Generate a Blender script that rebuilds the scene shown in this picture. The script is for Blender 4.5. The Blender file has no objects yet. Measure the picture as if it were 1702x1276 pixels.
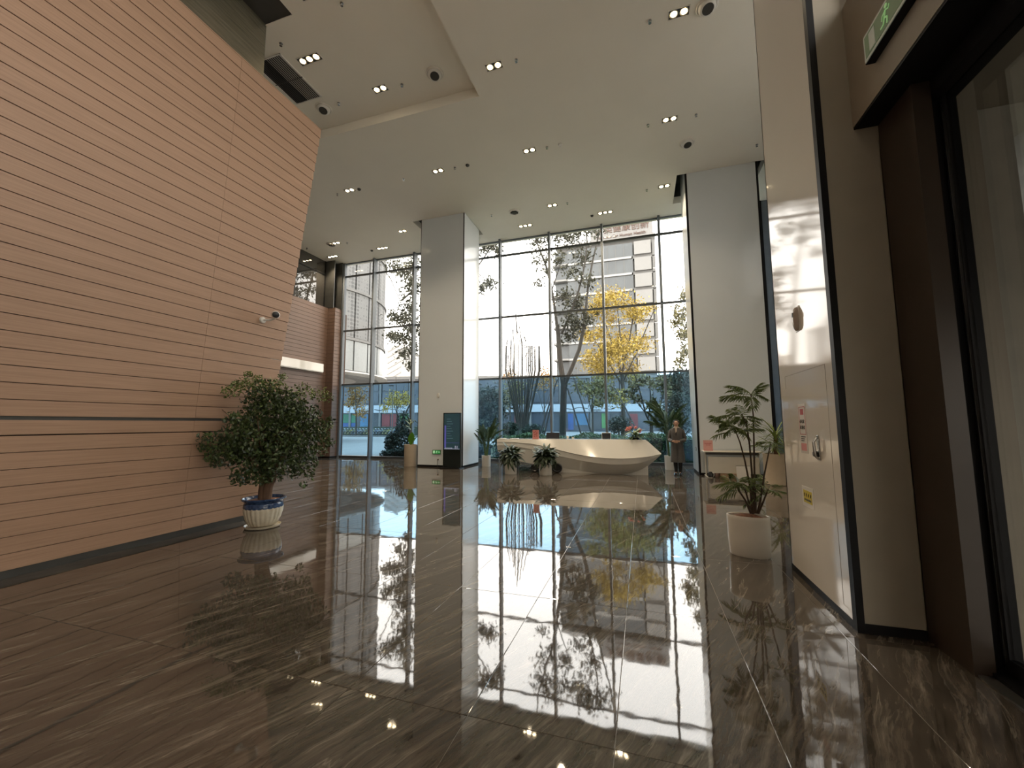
import bpy, bmesh, math, random
import numpy as np
from mathutils import Vector, Matrix
random.seed(7); RNG = np.random.default_rng(7)
SC = bpy.context.scene
COL = SC.collection

# ------------------------------------------------------------------ camera
F_PX, CX, CY, EYE = 676.0, 851.0, 638.0, 1.55
YAW, PITCH, ROLL = math.radians(17.64), math.radians(5.58), math.radians(0.29)
f0 = np.array([-math.sin(YAW)*math.cos(PITCH), math.cos(YAW)*math.cos(PITCH), math.sin(PITCH)])
r0 = np.array([math.cos(YAW), math.sin(YAW), 0.0]); u0 = np.cross(r0, f0)
RR = math.cos(ROLL)*r0 - math.sin(ROLL)*u0
UU = math.sin(ROLL)*r0 + math.cos(ROLL)*u0
CAM = np.array([0.0, 0.0, EYE])
def ray(x, y): return f0 + (x-CX)/F_PX*RR - (y-CY)/F_PX*UU
def onZ(x, y, z=0.0): d = ray(x, y); return CAM + (z-EYE)/d[2]*d
def onX(x, y, X): d = ray(x, y); return CAM + X/d[0]*d
def onY(x, y, Y): d = ray(x, y); return CAM + Y/d[1]*d
cd = bpy.data.cameras.new('camera'); cam = bpy.data.objects.new('camera', cd); COL.objects.link(cam)
cd.sensor_width = 36.0; cd.lens = F_PX/1702*36.0; cd.clip_start = 0.05; cd.clip_end = 600
cam.matrix_world = Matrix(((RR[0], UU[0], -f0[0], 0), (RR[1], UU[1], -f0[1], 0), (RR[2], UU[2], -f0[2], EYE), (0, 0, 0, 1)))
SC.camera = cam

# ------------------------------------------------------------------ world, exposure
SKY = 5.9
w = bpy.data.worlds.new('hazy_sky'); SC.world = w; w.use_nodes = True
nt = w.node_tree; bg = nt.nodes['Background']
tc = nt.nodes.new('ShaderNodeTexCoord'); sp = nt.nodes.new('ShaderNodeSeparateXYZ'); cr = nt.nodes.new('ShaderNodeValToRGB')
nt.links.new(tc.outputs['Generated'], sp.inputs[0]); nt.links.new(sp.outputs['Z'], cr.inputs[0])
cr.color_ramp.elements[0].position = 0.0; cr.color_ramp.elements[0].color = (1.0, 0.90, 0.80, 1)
cr.color_ramp.elements[1].position = 0.6; cr.color_ramp.elements[1].color = (1.0, 0.965, 0.92, 1)
nt.links.new(cr.outputs[0], bg.inputs['Color']); bg.inputs['Strength'].default_value = SKY
SC.view_settings.view_transform = 'Standard'; SC.view_settings.look = 'None'
SC.view_settings.exposure = 0.22; SC.view_settings.gamma = 1.0; SC.view_settings.use_curve_mapping = False
try:
    SC.cycles.max_bounces = 10; SC.cycles.diffuse_bounces = 5; SC.cycles.glossy_bounces = 5; SC.cycles.transparent_max_bounces = 16
    SC.cycles.sample_clamp_indirect = 6.0; SC.cycles.use_denoising = True
except Exception: pass

# ------------------------------------------------------------------ materials
MATS = {}
def mat(name, col, rough=0.6, metal=0.0, ior=1.5, var=0.12, scale=6.0, stretch=(1, 1, 1), col2=None, island=False, bump=0.0,
        emit=None, estr=0.0, coat=0.0, rand=0.0, detail=3.0, spec=0.5):
    m = bpy.data.materials.new(name); m.use_nodes = True; n = m.node_tree.nodes; l = m.node_tree.links
    b = n['Principled BSDF']
    b.inputs['Roughness'].default_value = rough; b.inputs['Metallic'].default_value = metal; b.inputs['IOR'].default_value = ior
    b.inputs['Coat Weight'].default_value = coat; b.inputs['Coat Roughness'].default_value = 0.04
    b.inputs['Specular IOR Level'].default_value = spec
    c1 = tuple(col)+(1,); c2 = tuple(col2)+(1,) if col2 else tuple(max(0, x*(1-var)) for x in col)+(1,)
    mx = n.new('ShaderNodeMix'); mx.data_type = 'RGBA'; mx.inputs['A'].default_value = c1; mx.inputs['B'].default_value = c2
    if island:
        g = n.new('ShaderNodeNewGeometry'); l.new(g.outputs['Random Per Island'], mx.inputs['Factor'])
    else:
        t = n.new('ShaderNodeTexCoord'); mp = n.new('ShaderNodeMapping'); mp.inputs['Scale'].default_value = stretch
        l.new(t.outputs['Object'], mp.inputs['Vector'])
        if rand:
            oi = n.new('ShaderNodeObjectInfo'); vm = n.new('ShaderNodeVectorMath'); vm.operation = 'SCALE'; vm.inputs[0].default_value = (37, 53, 71)
            l.new(oi.outputs['Random'], vm.inputs['Scale']); l.new(vm.outputs[0], mp.inputs['Location'])
        nz = n.new('ShaderNodeTexNoise'); nz.inputs['Scale'].default_value = scale; nz.inputs['Detail'].default_value = detail
        l.new(mp.outputs[0], nz.inputs['Vector'])
        rp = n.new('ShaderNodeMapRange'); rp.inputs['From Min'].default_value = 0.3; rp.inputs['From Max'].default_value = 0.7
        l.new(nz.outputs['Fac'], rp.inputs['Value'])
        l.new(rp.outputs[0], mx.inputs['Factor'])
        if bump:
            bp = n.new('ShaderNodeBump'); bp.inputs['Strength'].default_value = 1.0; bp.inputs['Distance'].default_value = bump
            l.new(nz.outputs['Fac'], bp.inputs['Height']); l.new(bp.outputs[0], b.inputs['Normal'])
    l.new(mx.outputs['Result'], b.inputs['Base Color'])
    if emit:
        b.inputs['Emission Color'].default_value = tuple(emit)+(1,); b.inputs['Emission Strength'].default_value = estr
    MATS[name] = m; return m

def glass_mat(name, tint, ior=1.5, gloss=(0.95, 0.97, 1.0), rough=0.0):
    m = bpy.data.materials.new(name); m.use_nodes = True; n = m.node_tree.nodes; l = m.node_tree.links
    n.remove(n['Principled BSDF']); out = n['Material Output']
    t = n.new('ShaderNodeBsdfTransparent'); t.inputs[0].default_value = tuple(tint)+(1,)
    nz = n.new('ShaderNodeTexNoise'); nz.inputs['Scale'].default_value = 0.7
    mr = n.new('ShaderNodeMapRange'); mr.inputs['To Min'].default_value = 0.97; mr.inputs['To Max'].default_value = 1.0
    mc = n.new('ShaderNodeVectorMath'); mc.operation = 'SCALE'; mc.inputs[0].default_value = tint
    l.new(nz.outputs['Fac'], mr.inputs['Value']); l.new(mr.outputs[0], mc.inputs['Scale']); l.new(mc.outputs[0], t.inputs[0])
    g = n.new('ShaderNodeBsdfGlossy'); g.inputs['Color'].default_value = tuple(gloss)+(1,); g.inputs['Roughness'].default_value = rough
    fr = n.new('ShaderNodeFresnel'); ge = n.new('ShaderNodeNewGeometry'); mi = n.new('ShaderNodeMapRange')   # same fresnel on both faces of the thin pane
    mi.inputs['To Min'].default_value = ior; mi.inputs['To Max'].default_value = 1/ior; l.new(ge.outputs['Backfacing'], mi.inputs['Value']); l.new(mi.outputs[0], fr.inputs[0])
    mx = n.new('ShaderNodeMixShader'); l.new(fr.outputs[0], mx.inputs[0]); l.new(t.outputs[0], mx.inputs[1]); l.new(g.outputs[0], mx.inputs[2])
    l.new(mx.outputs[0], out.inputs[0]); MATS[name] = m; return m

def floor_mat():
    m = bpy.data.materials.new('polished_marble'); m.use_nodes = True; n = m.node_tree.nodes; l = m.node_tree.links
    b = n['Principled BSDF']; b.inputs['Roughness'].default_value = 0.03; b.inputs['IOR'].default_value = 1.84
    t = n.new('ShaderNodeTexCoord'); oi = n.new('ShaderNodeObjectInfo')
    vm = n.new('ShaderNodeVectorMath'); vm.operation = 'SCALE'; vm.inputs[0].default_value = (31, 47, 0); l.new(oi.outputs['Random'], vm.inputs['Scale'])
    ad = n.new('ShaderNodeVectorMath'); ad.operation = 'ADD'; l.new(t.outputs['Object'], ad.inputs[0]); l.new(vm.outputs[0], ad.inputs[1])
    mr = n.new('ShaderNodeMapping'); mr.vector_type = 'POINT'; mr.inputs['Rotation'].default_value = (0, 0, math.radians(24)); l.new(ad.outputs[0], mr.inputs[0])
    ms = n.new('ShaderNodeMapping'); ms.inputs['Scale'].default_value = (1.0, 0.09, 1); l.new(mr.outputs[0], ms.inputs[0])
    wn = n.new('ShaderNodeTexNoise'); wn.inputs['Scale'].default_value = 2.0; wn.inputs['Detail'].default_value = 4; l.new(mr.outputs[0], wn.inputs['Vector'])
    wa = n.new('ShaderNodeVectorMath'); wa.operation = 'MULTIPLY_ADD'; wa.inputs[1].default_value = (0.10, 0.05, 0); l.new(wn.outputs['Color'], wa.inputs[0]); l.new(ms.outputs[0], wa.inputs[2])
    n1 = n.new('ShaderNodeTexNoise'); n1.inputs['Scale'].default_value = 11; n1.inputs['Detail'].default_value = 9; n1.inputs['Roughness'].default_value = 0.72; l.new(wa.outputs[0], n1.inputs['Vector'])
    r1 = n.new('ShaderNodeValToRGB'); l.new(n1.outputs['Fac'], r1.inputs[0])
    e = r1.color_ramp.elements; e[0].position = 0.22; e[0].color = (0.024, 0.020, 0.0155, 1); e[1].position = 0.80; e[1].color = (0.15, 0.13, 0.105, 1)
    k = r1.color_ramp.elements.new(0.47); k.color = (0.050, 0.041, 0.032, 1); k = r1.color_ramp.elements.new(0.60); k.color = (0.075, 0.063, 0.050, 1)
    # thin pale veins
    n2 = n.new('ShaderNodeTexNoise'); n2.inputs['Scale'].default_value = 11; n2.inputs['Detail'].default_value = 5; n2.inputs['Distortion'].default_value = 0.6; l.new(wa.outputs[0], n2.inputs['Vector'])
    r2 = n.new('ShaderNodeValToRGB'); l.new(n2.outputs['Fac'], r2.inputs[0]); e = r2.color_ramp.elements
    e[0].position = 0.585; e[0].color = (0, 0, 0, 1); e[1].position = 0.63; e[1].color = (0, 0, 0, 1); k = e.new(0.605); k.color = (0.75, 0.75, 0.75, 1)
    n3 = n.new('ShaderNodeTexNoise'); n3.inputs['Scale'].default_value = 1.6; l.new(ad.outputs[0], n3.inputs['Vector'])
    mu = n.new('ShaderNodeMath'); mu.operation = 'MULTIPLY'; l.new(r2.outputs[0], mu.inputs[0]); l.new(n3.outputs['Fac'], mu.inputs[1])
    mx = n.new('ShaderNodeMix'); mx.data_type = 'RGBA'; l.new(mu.outputs[0], mx.inputs['Factor']); l.new(r1.outputs[0], mx.inputs['A']); mx.inputs['B'].default_value = (0.20, 0.178, 0.148, 1)
    n4 = n.new('ShaderNodeTexNoise'); n4.inputs['Scale'].default_value = 34; n4.inputs['Detail'].default_value = 6; n4.inputs['Roughness'].default_value = 0.7; l.new(wa.outputs[0], n4.inputs['Vector'])
    m4 = n.new('ShaderNodeMapRange'); m4.inputs['From Min'].default_value = 0.32; m4.inputs['From Max'].default_value = 0.72; m4.inputs['To Min'].default_value = 0.55; m4.inputs['To Max'].default_value = 2.1; l.new(n4.outputs['Fac'], m4.inputs['Value'])
    v4 = n.new('ShaderNodeVectorMath'); v4.operation = 'SCALE'; l.new(mx.outputs['Result'], v4.inputs[0]); l.new(m4.outputs[0], v4.inputs['Scale'])
    l.new(v4.outputs[0], b.inputs['Base Color'])
    nb = n.new('ShaderNodeTexNoise'); nb.inputs['Scale'].default_value = 7; nb.inputs['Detail'].default_value = 1; l.new(ad.outputs[0], nb.inputs['Vector'])
    bp = n.new('ShaderNodeBump'); bp.inputs['Distance'].default_value = 0.0003; l.new(nb.outputs['Fac'], bp.inputs['Height']); l.new(bp.outputs[0], b.inputs['Normal'])
    MATS['polished_marble'] = m; return m

M_FLOOR = floor_mat()
M_GROUT = mat('grout', (0.22, 0.195, 0.165), 0.5)
M_CEIL = mat('ceiling_paint', (0.86, 0.82, 0.74), 0.85, var=0.03, scale=1.0)
M_VOID = mat('dark_void', (0.05, 0.048, 0.044), 0.8)
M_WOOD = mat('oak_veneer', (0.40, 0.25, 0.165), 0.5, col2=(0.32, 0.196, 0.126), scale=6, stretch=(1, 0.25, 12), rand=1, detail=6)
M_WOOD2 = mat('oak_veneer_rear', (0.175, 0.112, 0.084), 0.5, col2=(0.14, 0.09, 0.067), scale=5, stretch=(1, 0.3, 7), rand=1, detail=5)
M_WBACK = mat('groove_brown', (0.055, 0.026, 0.014), 0.7)
M_BLACK = mat('black_metal', (0.010, 0.010, 0.011), 0.5, spec=0.15)
M_STRIP = mat('grey_metal_strip', (0.10, 0.10, 0.095), 0.4, metal=0.6)
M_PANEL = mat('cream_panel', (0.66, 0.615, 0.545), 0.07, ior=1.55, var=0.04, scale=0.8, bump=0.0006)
M_PILLAR = mat('pale_panel', (0.69, 0.735, 0.765), 0.16, ior=1.5, var=0.04, scale=0.6)
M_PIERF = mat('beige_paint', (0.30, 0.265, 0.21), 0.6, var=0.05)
M_MULL = mat('grey_aluminium', (0.13, 0.15, 0.17), 0.5, metal=0.0, var=0.1)
M_CABLE = mat('dark_transom', (0.05, 0.055, 0.06), 0.4)
M_GLASS = glass_mat('clear_glass', (0.965, 0.975, 0.975))
M_GBLUE = glass_mat('blue_glass', (0.56, 0.735, 0.865))
M_GDOOR = glass_mat('door_glass', (0.80, 0.80, 0.78))
M_GDARK = mat('dark_glazing', (0.045, 0.043, 0.04), 0.015, ior=2.1)
M_STONE = mat('green_stone', (0.17, 0.155, 0.115), 0.06, ior=1.7, col2=(0.09, 0.085, 0.062), scale=4, stretch=(1, 0.4, 6), detail=6)
M_WHITE = mat('white_plastic', (0.72, 0.70, 0.66), 0.4, var=0.04)
M_WHITEG = mat('white_solid_surface', (0.66, 0.64, 0.595), 0.12, ior=1.5, var=0.03, scale=2, coat=0.4)
M_CERAM = mat('white_ceramic', (0.70, 0.67, 0.61), 0.25, var=0.05)
M_TANPOT = mat('tan_ceramic', (0.56, 0.46, 0.34), 0.45, var=0.08)
M_BLUEG = mat('blue_glaze', (0.012, 0.03, 0.085), 0.12, col2=(0.05, 0.09, 0.18), scale=25)
M_CREAMG = mat('cream_glaze', (0.62, 0.57, 0.45), 0.15, col2=(0.50, 0.44, 0.33), scale=12)
M_SOIL = mat('soil', (0.10, 0.05, 0.028), 0.9, col2=(0.24, 0.10, 0.05), scale=30, bump=0.01)
M_BARK = mat('bark', (0.16, 0.095, 0.058), 0.8, col2=(0.09, 0.05, 0.03), scale=18, stretch=(1, 1, 0.2), bump=0.004)
M_STEM = mat('dark_stem', (0.07, 0.045, 0.03), 0.7, scale=40)
M_FICUS = mat('ficus_leaf', (0.022, 0.042, 0.016), 0.35, col2=(0.075, 0.11, 0.030), island=True)
M_FICUST = mat('ficus_young_leaf', (0.07, 0.105, 0.025), 0.4, col2=(0.17, 0.21, 0.05), island=True)
M_FERN = mat('fern_leaf', (0.075, 0.11, 0.035), 0.45, col2=(0.19, 0.25, 0.07), island=True)
M_FERN2 = mat('yellow_green_leaf', (0.16, 0.22, 0.05), 0.45, col2=(0.26, 0.32, 0.08), island=True)
M_PALM = mat('palm_leaf', (0.035, 0.07, 0.03), 0.4, col2=(0.09, 0.15, 0.05), island=True)
M_DLEAF = mat('dark_glossy_leaf', (0.020, 0.038, 0.020), 0.45, col2=(0.055, 0.08, 0.04), island=True)
M_BRIGHT = mat('bright_green_leaf', (0.10, 0.30, 0.02), 0.4, scale=10)
M_REDFL = mat('red_flower', (0.45, 0.03, 0.03), 0.4, col2=(0.65, 0.25, 0.2), island=True)
M_CHROME = mat('brushed_steel', (0.55, 0.55, 0.55), 0.25, metal=1.0)
M_RUBBER = mat('black_plastic', (0.02, 0.02, 0.022), 0.4)
M_LAMP = mat('warm_lamp', (1, 0.8, 0.5), 0.5, emit=(1.0, 0.80, 0.50), estr=26.0)
M_LRIM = mat('lamp_reflector', (0.85, 0.75, 0.55), 0.25, metal=0.6)
M_TRIM = mat('white_trim', (0.78, 0.74, 0.68), 0.4)

# ------------------------------------------------------------------ mesh helpers
class MB:
    def __init__(s): s.v = []; s.f = []
    def add(s, vs, fs):
        k = len(s.v); s.v += [tuple(map(float, p)) for p in vs]; s.f += [tuple(i+k for i in f) for f in fs]; return s
    def box(s, x0, x1, y0, y1, z0, z1):
        return s.add([(x0,y0,z0),(x1,y0,z0),(x1,y1,z0),(x0,y1,z0),(x0,y0,z1),(x1,y0,z1),(x1,y1,z1),(x0,y1,z1)],
                     [(0,3,2,1),(4,5,6,7),(0,1,5,4),(1,2,6,5),(2,3,7,6),(3,0,4,7)])
    def tube(s, pts, rad, n=8, caps=True):
        pts = [Vector(p) for p in pts]
        if not hasattr(rad, '__len__'): rad = [rad]*len(pts)
        k = len(s.v); ref = Vector((0.31, 0.17, 0.93))
        for i, p in enumerate(pts):
            d = (pts[min(i+1, len(pts)-1)]-pts[max(i-1, 0)]).normalized()
            rr = ref if abs(d.dot(ref)) < 0.9 else Vector((1, 0, 0))
            a = d.cross(rr).normalized(); b = d.cross(a)
            if i and a.dot(pa) < 0: a = -a; b = -b
            pa = a
            for j in range(n):
                t = 2*math.pi*j/n; s.v.append(tuple(p+(a*math.cos(t)+b*math.sin(t))*rad[i]))
        for i in range(len(pts)-1):
            for j in range(n):
                a0 = k+i*n+j; a1 = k+i*n+(j+1) % n; s.f.append((a0, a1, a1+n, a0+n))
        if caps: s.f.append(tuple(range(k+n-1, k-1, -1))); e = k+(len(pts)-1)*n; s.f.append(tuple(range(e, e+n)))
        return s
    def lathe(s, prof, n=24, c=(0, 0, 0), sx=1.0, sy=1.0, fl=None):
        k = len(s.v)
        for i, (r, z) in enumerate(prof):
            for j in range(n):
                t = 2*math.pi*j/n; q = r*(1+(fl[i]*math.cos(fl[-1]*t) if fl else 0))
                s.v.append((c[0]+q*math.cos(t)*sx, c[1]+q*math.sin(t)*sy, c[2]+z))
        for i in range(len(prof)-1):
            for j in range(n):
                a0 = k+i*n+j; a1 = k+i*n+(j+1) % n; s.f.append((a0, a1, a1+n, a0+n))
        if prof[0][0] > 1e-4: s.f.append(tuple(range(k+n-1, k-1, -1)))
        return s
    def prism(s, poly, y0, y1, axis='y'):
        n = len(poly)
        if axis == 'y': A = [(p[0], y0, p[1]) for p in poly]; B = [(p[0], y1, p[1]) for p in poly]
        elif axis == 'x': A = [(y0, p[0], p[1]) for p in poly]; B = [(y1, p[0], p[1]) for p in poly]
        else: A = [(p[0], p[1], y0) for p in poly]; B = [(p[0], p[1], y1) for p in poly]
        return s.add(A+B, [tuple(range(n)), tuple(range(2*n-1, n-1, -1))]+[(i, i+n, (i+1) % n+n, (i+1) % n) for i in range(n)])
    def grid(s, rows, closed=False):
        k = len(s.v); m = len(rows[0])
        for r in rows: s.v += [tuple(map(float, p)) for p in r]
        for i in range(len(rows)-1):
            for j in range(m if closed else m-1):
                s.f.append((k+i*m+j, k+i*m+(j+1) % m, k+(i+1)*m+(j+1) % m, k+(i+1)*m+j))
        return s
    def mesh(s, name, m=None, smooth=False):
        me = bpy.data.meshes.new(name); me.from_pydata(s.v, [], s.f)
        bm = bmesh.new(); bm.from_mesh(me); bmesh.ops.recalc_face_normals(bm, faces=bm.faces); bm.to_mesh(me); bm.free()
        if smooth:
            me.polygons.foreach_set('use_smooth', [True]*len(me.polygons))
            try: me.set_sharp_from_angle(angle=math.radians(smooth if smooth is not True else 40))
            except Exception: pass
        if m: me.materials.append(m)
        me.update(); return me

def origin(o):
    p = Vector((0, 0, 0))
    while o: p += Vector(o.location); o = o.parent
    return p
def tag(o, label=None, cat=None, group=None, kind=None):
    if label: o['label'] = label
    if cat: o['category'] = cat
    if group: o['group'] = group
    if kind: o['kind'] = kind
    return o
def put(name, me, parent=None, loc=None, rot=None, world=False, bevel=0.0, **tg):
    if isinstance(me, tuple): me = me[0].mesh(name, me[1], me[2] if len(me) > 2 else False)
    o = bpy.data.objects.new(name, me); COL.objects.link(o); o.parent = parent
    if loc is not None: o.location = loc
    if rot is not None: o.rotation_euler = rot
    if world: o.location = -origin(parent) if parent else (0, 0, 0)
    if bevel:
        b = o.modifiers.new('bevel', 'BEVEL'); b.width = bevel; b.segments = 2; b.limit_method = 'ANGLE'
    return tag(o, **tg) if tg else o
def thing(name, label, cat, loc=(0, 0, 0), rz=0.0, group=None, kind=None):
    o = bpy.data.objects.new(name, None); COL.objects.link(o); o.location = loc; o.rotation_euler = (0, 0, rz); o.empty_display_size = 0.1
    return tag(o, label, cat, group, kind)
def structure(name, me=None):
    o = bpy.data.objects.new(name, me); COL.objects.link(o); o['kind'] = 'structure'; return o
def box(x0, x1, y0, y1, z0, z1): return MB().box(x0, x1, y0, y1, z0, z1)
def text_mesh(body, size, depth, m, name='lettering'):
    c = bpy.data.curves.new('txt', 'FONT'); c.body = body; c.size = size; c.extrude = depth; c.align_x = 'CENTER'; c.align_y = 'CENTER'; c.resolution_u = 3
    o = bpy.data.objects.new('txt', c); COL.objects.link(o)
    dg = bpy.context.evaluated_depsgraph_get(); me = bpy.data.meshes.new_from_object(o.evaluated_get(dg))
    bpy.data.objects.remove(o); bpy.data.curves.remove(c); me.name = name; me.materials.clear(); me.materials.append(m); return me
def leaves_mesh(name, cen, size, m, aspect=0.5, flat=0.0, dirs=None, fold=0.12):
    """cloud of folded rhombic leaves, 4 verts 2 tris each"""
    cen = np.asarray(cen, float); N = len(cen); size = np.broadcast_to(np.asarray(size, float), (N,))
    d = RNG.normal(size=(N, 3)); d[:, 2] -= flat*1.2
    if dirs is not None: d = d*0.55+dirs
    d /= np.linalg.norm(d, axis=1)[:, None]
    q = RNG.normal(size=(N, 3)); q -= (q*d).sum(1)[:, None]*d; q /= np.linalg.norm(q, axis=1)[:, None]
    nn = np.cross(d, q)
    L = size[:, None]; W = L*aspect*0.5
    v = np.stack([cen-d*L*0.5, cen+q*W-nn*W*fold*4-d*L*0.05, cen+d*L*0.5, cen-q*W-nn*W*fold*4-d*L*0.05], 1).reshape(-1, 3)
    f = (np.arange(N)*4)[:, None, None]+np.array([[0, 1, 2], [0, 2, 3]])[None]
    f = f.reshape(-1, 3)
    me = bpy.data.meshes.new(name); me.vertices.add(len(v)); me.vertices.foreach_set('co', v.ravel())
    me.loops.add(f.size); me.loops.foreach_set('vertex_index', f.ravel().astype(np.int32))
    me.polygons.add(len(f)); me.polygons.foreach_set('loop_start', np.arange(0, f.size, 3, dtype=np.int32))
    me.update(calc_edges=True); me.validate(); me.materials.append(m); return me
def ball(c, r, n, shell=0.35):
    """n points in an ellipsoid, denser to the outside"""
    d = RNG.normal(size=(n, 3)); d /= np.linalg.norm(d, axis=1)[:, None]
    t = RNG.random(n)**shell
    return np.asarray(c)+d*t[:, None]*np.asarray(r)

# ================================================================== SETTING: floor
TX, TY, TX0, TY0 = 0.764, 1.558, 1.350, 2.150
floor = structure('floor', box(-15.2, 4.9, -4.3, 16.4, -0.3, -0.0025).mesh('floor', M_GROUT))
tile = MB()
hx, hy, bv = TX/2-0.0015, TY/2-0.0015, 0.002
tile.add([(-hx,-hy,-0.008),(hx,-hy,-0.008),(hx,hy,-0.008),(-hx,hy,-0.008),(-hx,-hy,-bv*.4),(hx,-hy,-bv*.4),(hx,hy,-bv*.4),(-hx,hy,-bv*.4),
          (-hx+bv,-hy+bv,0),(hx-bv,-hy+bv,0),(hx-bv,hy-bv,0),(-hx+bv,hy-bv,0)],
         [(0,1,5,4),(1,2,6,5),(2,3,7,6),(3,0,4,7),(4,5,9,8),(5,6,10,9),(6,7,11,10),(7,4,8,11),(8,9,10,11)])
tile_me = tile.mesh('floor_tile', M_FLOOR)
for i in range(-21, 5):
    for j in range(-4, 10):
        x = TX0+(i+0.5)*TX; y = TY0+(j+0.5)*TY
        if x < -14.4 or x > 4.7 or y > 16.2 or y < -3.6: continue
        if x < -6.8 and y < 4.4: continue
        if x > 2.2 and y < 3.6: continue
        put('floor_tile', tile_me, floor, (x, y, 0), (random.gauss(0, .0005), random.gauss(0, .0005), 0))

# ceiling with a raised bay and cut-outs round the columns
H, HR = 9.5, 9.75
RECESS = (-9.5, -3.52, -4.2, 8.53); CUT1 = (-8.36, -6.12, 13.45, 15.35); CUT2 = (1.34, 3.85, 13.45, 15.25)
xs = sorted({-15.2, 4.9, RECESS[0], RECESS[1], CUT1[0], CUT1[1], CUT2[0], CUT2[1]}); ys = sorted({-4.2, 16.4, RECESS[3], CUT1[2], CUT1[3], CUT2[3]})
cb = MB()
for a, b_ in zip(xs, xs[1:]):
    for c, d in zip(ys, ys[1:]):
        mx_, my_ = (a+b_)/2, (c+d)/2
        if any(h[0] < mx_ < h[1] and h[2] < my_ < h[3] for h in (RECESS, CUT1, CUT2)): continue
        cb.box(a, b_, c, d, H, HR if my_ < 8.6 else HR)
ceiling = structure('ceiling', cb.mesh('ceiling', M_CEIL))
CUT3 = (-9.4, -6.42, 2.9, 5.74)
rb = MB()
for a, b_, c, d in ((RECESS[0], CUT3[0], -4.2, 8.53), (CUT3[1], RECESS[1], -4.2, 8.53), (CUT3[0], CUT3[1], -4.2, CUT3[2]), (CUT3[0], CUT3[1], CUT3[3], 8.53)):
    rb.box(a, b_, c, d, HR, HR+0.02)
put('raised_bay', rb.mesh('raised_bay', M_CEIL), ceiling)
put('roof_slab', box(-15.4, 5.1, -4.4, 16.6, 10.25, 10.6).mesh('roof_slab', M_VOID), ceiling)
put('recess_liner', box(RECESS[0]-.02, RECESS[1]+.02, -4.2, RECESS[3]+.02, HR+.021, HR+.03).mesh('recess_liner', M_VOID), ceiling)
# void collars above the cut-outs
for (a, b_, c, d) in (CUT1, CUT2):
    q = MB(); q.box(a-.02, a, c, d, HR, 10.25); q.box(b_, b_+.02, c, d, HR, 10.25); q.box(a, b_, c-.02, c, HR, 10.25); q.box(a, b_, d, d+.02, HR, 10.25)
    put('void_collar', q.mesh('void_collar', M_STRIP), ceiling)

# ------------------------------------------------------------------ left wall: leaning stepped oak boards
WX0, WK, WS = -6.25, 0.085, 0.1715
def wx(z): return WX0+WK*z
def wyend(z): return 5.36+0.064*z
JOINT = 4.20
wl = structure('wall_left')
put('backing', (MB().prism([(wx(0)-.40, 0), (wx(0)-.06, 0), (wx(7.05)-.06, 7.05), (wx(7.05)-.40, 7.05)], -4.2, 5.30), M_WBACK), wl)
rows = [0.085+WS*k for k in range(9)]; rows_up = [1.655+WS*k for k in range(32)]
for zb in rows+rows_up:
    zt = zb+WS-0.007; zm = (zb+zt)/2
    if zb == rows[-1]: zt = 1.607
    x = wx(zm); ye = wyend(zm)
    for (y0, y1) in ((-4.2, JOINT-0.0015), (JOINT+0.0015, ye)):
        put('plank', box(-.045, 0, -(y1-y0)/2, (y1-y0)/2, -(zt-zb)/2, (zt-zb)/2).mesh('plank', M_WOOD), wl, (x, (y0+y1)/2, zm), (0, math.atan(WK)*.6, 0))
put('shadow_gap', box(wx(1.63)-.05, wx(1.63)-.012, -4.2, wyend(1.63)-.02, 1.605, 1.657).mesh('shadow_gap', M_STRIP), wl)
WTOP = 1.655+WS*32
put('coping', box(wx(WTOP)-.40, wx(WTOP), -4.2, wyend(WTOP), WTOP-.006, WTOP+.012).mesh('coping', M_WOOD), wl)
put('end_panel', (MB().prism([(wx(.1)-.4, .085), (wx(.1)-.05, .085), (wx(WTOP)-.05, WTOP-.01), (wx(WTOP)-.4, WTOP-.01)], 5.30, 5.34), M_WBACK), wl)
structure('baseboard_left', box(WX0-.4, WX0-.005, -4.2, 5.36, 0, 0.09).mesh('baseboard_left', M_STRIP))
# green stone column rising behind the boards
sc = thing('stone_column', 'dark green polished stone column rising behind the top of the timber wall', 'column', (-8.1, 4.4, 0))
put('shaft', box(-.98, .98, -1.4, 1.36, 0, 10.24).mesh('shaft', M_STONE), sc)
for k in range(7):
    put('joint', box(-.982, .982, -1.402, 1.362, 1.4*k+1.4, 1.4*k+1.406).mesh('joint', M_BLACK), sc)

# ------------------------------------------------------------------ rear left timber wall
wr = structure('wall_left_rear')
RX, RPX, RPY = -14.28, -13.86, 15.62
put('backing', box(RX-.4, RX-.05, 4.0, 16.5, 0, 7.0).mesh('backing', M_WBACK), wr)
put('backing', box(RX-.05, RPX-.05, RPY+.03, 16.5, 0, 7.0).mesh('backing', M_WBACK), wr)
zz = [0.085+WS*k for k in range(9)]+[1.655+WS*k for k in range(32)]
lm = {}
for zb in zz:
    h = WS-.012; zm = zb+h/2
    door = zm < 4.05
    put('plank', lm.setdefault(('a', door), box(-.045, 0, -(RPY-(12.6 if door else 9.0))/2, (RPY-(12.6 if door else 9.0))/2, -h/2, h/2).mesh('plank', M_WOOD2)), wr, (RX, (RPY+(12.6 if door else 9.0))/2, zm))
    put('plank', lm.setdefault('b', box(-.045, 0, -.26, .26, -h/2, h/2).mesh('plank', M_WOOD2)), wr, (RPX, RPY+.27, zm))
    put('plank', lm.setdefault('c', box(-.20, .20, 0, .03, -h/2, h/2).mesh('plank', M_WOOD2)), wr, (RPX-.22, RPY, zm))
put('coping', box(RX-.4, RX, 9.0, RPY, 7.14, 7.155).mesh('coping', M_WOOD2), wr)
put('coping', box(RX-.4, RPX, RPY, 16.15, 7.14, 7.155).mesh('coping', M_WOOD2), wr)
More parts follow.
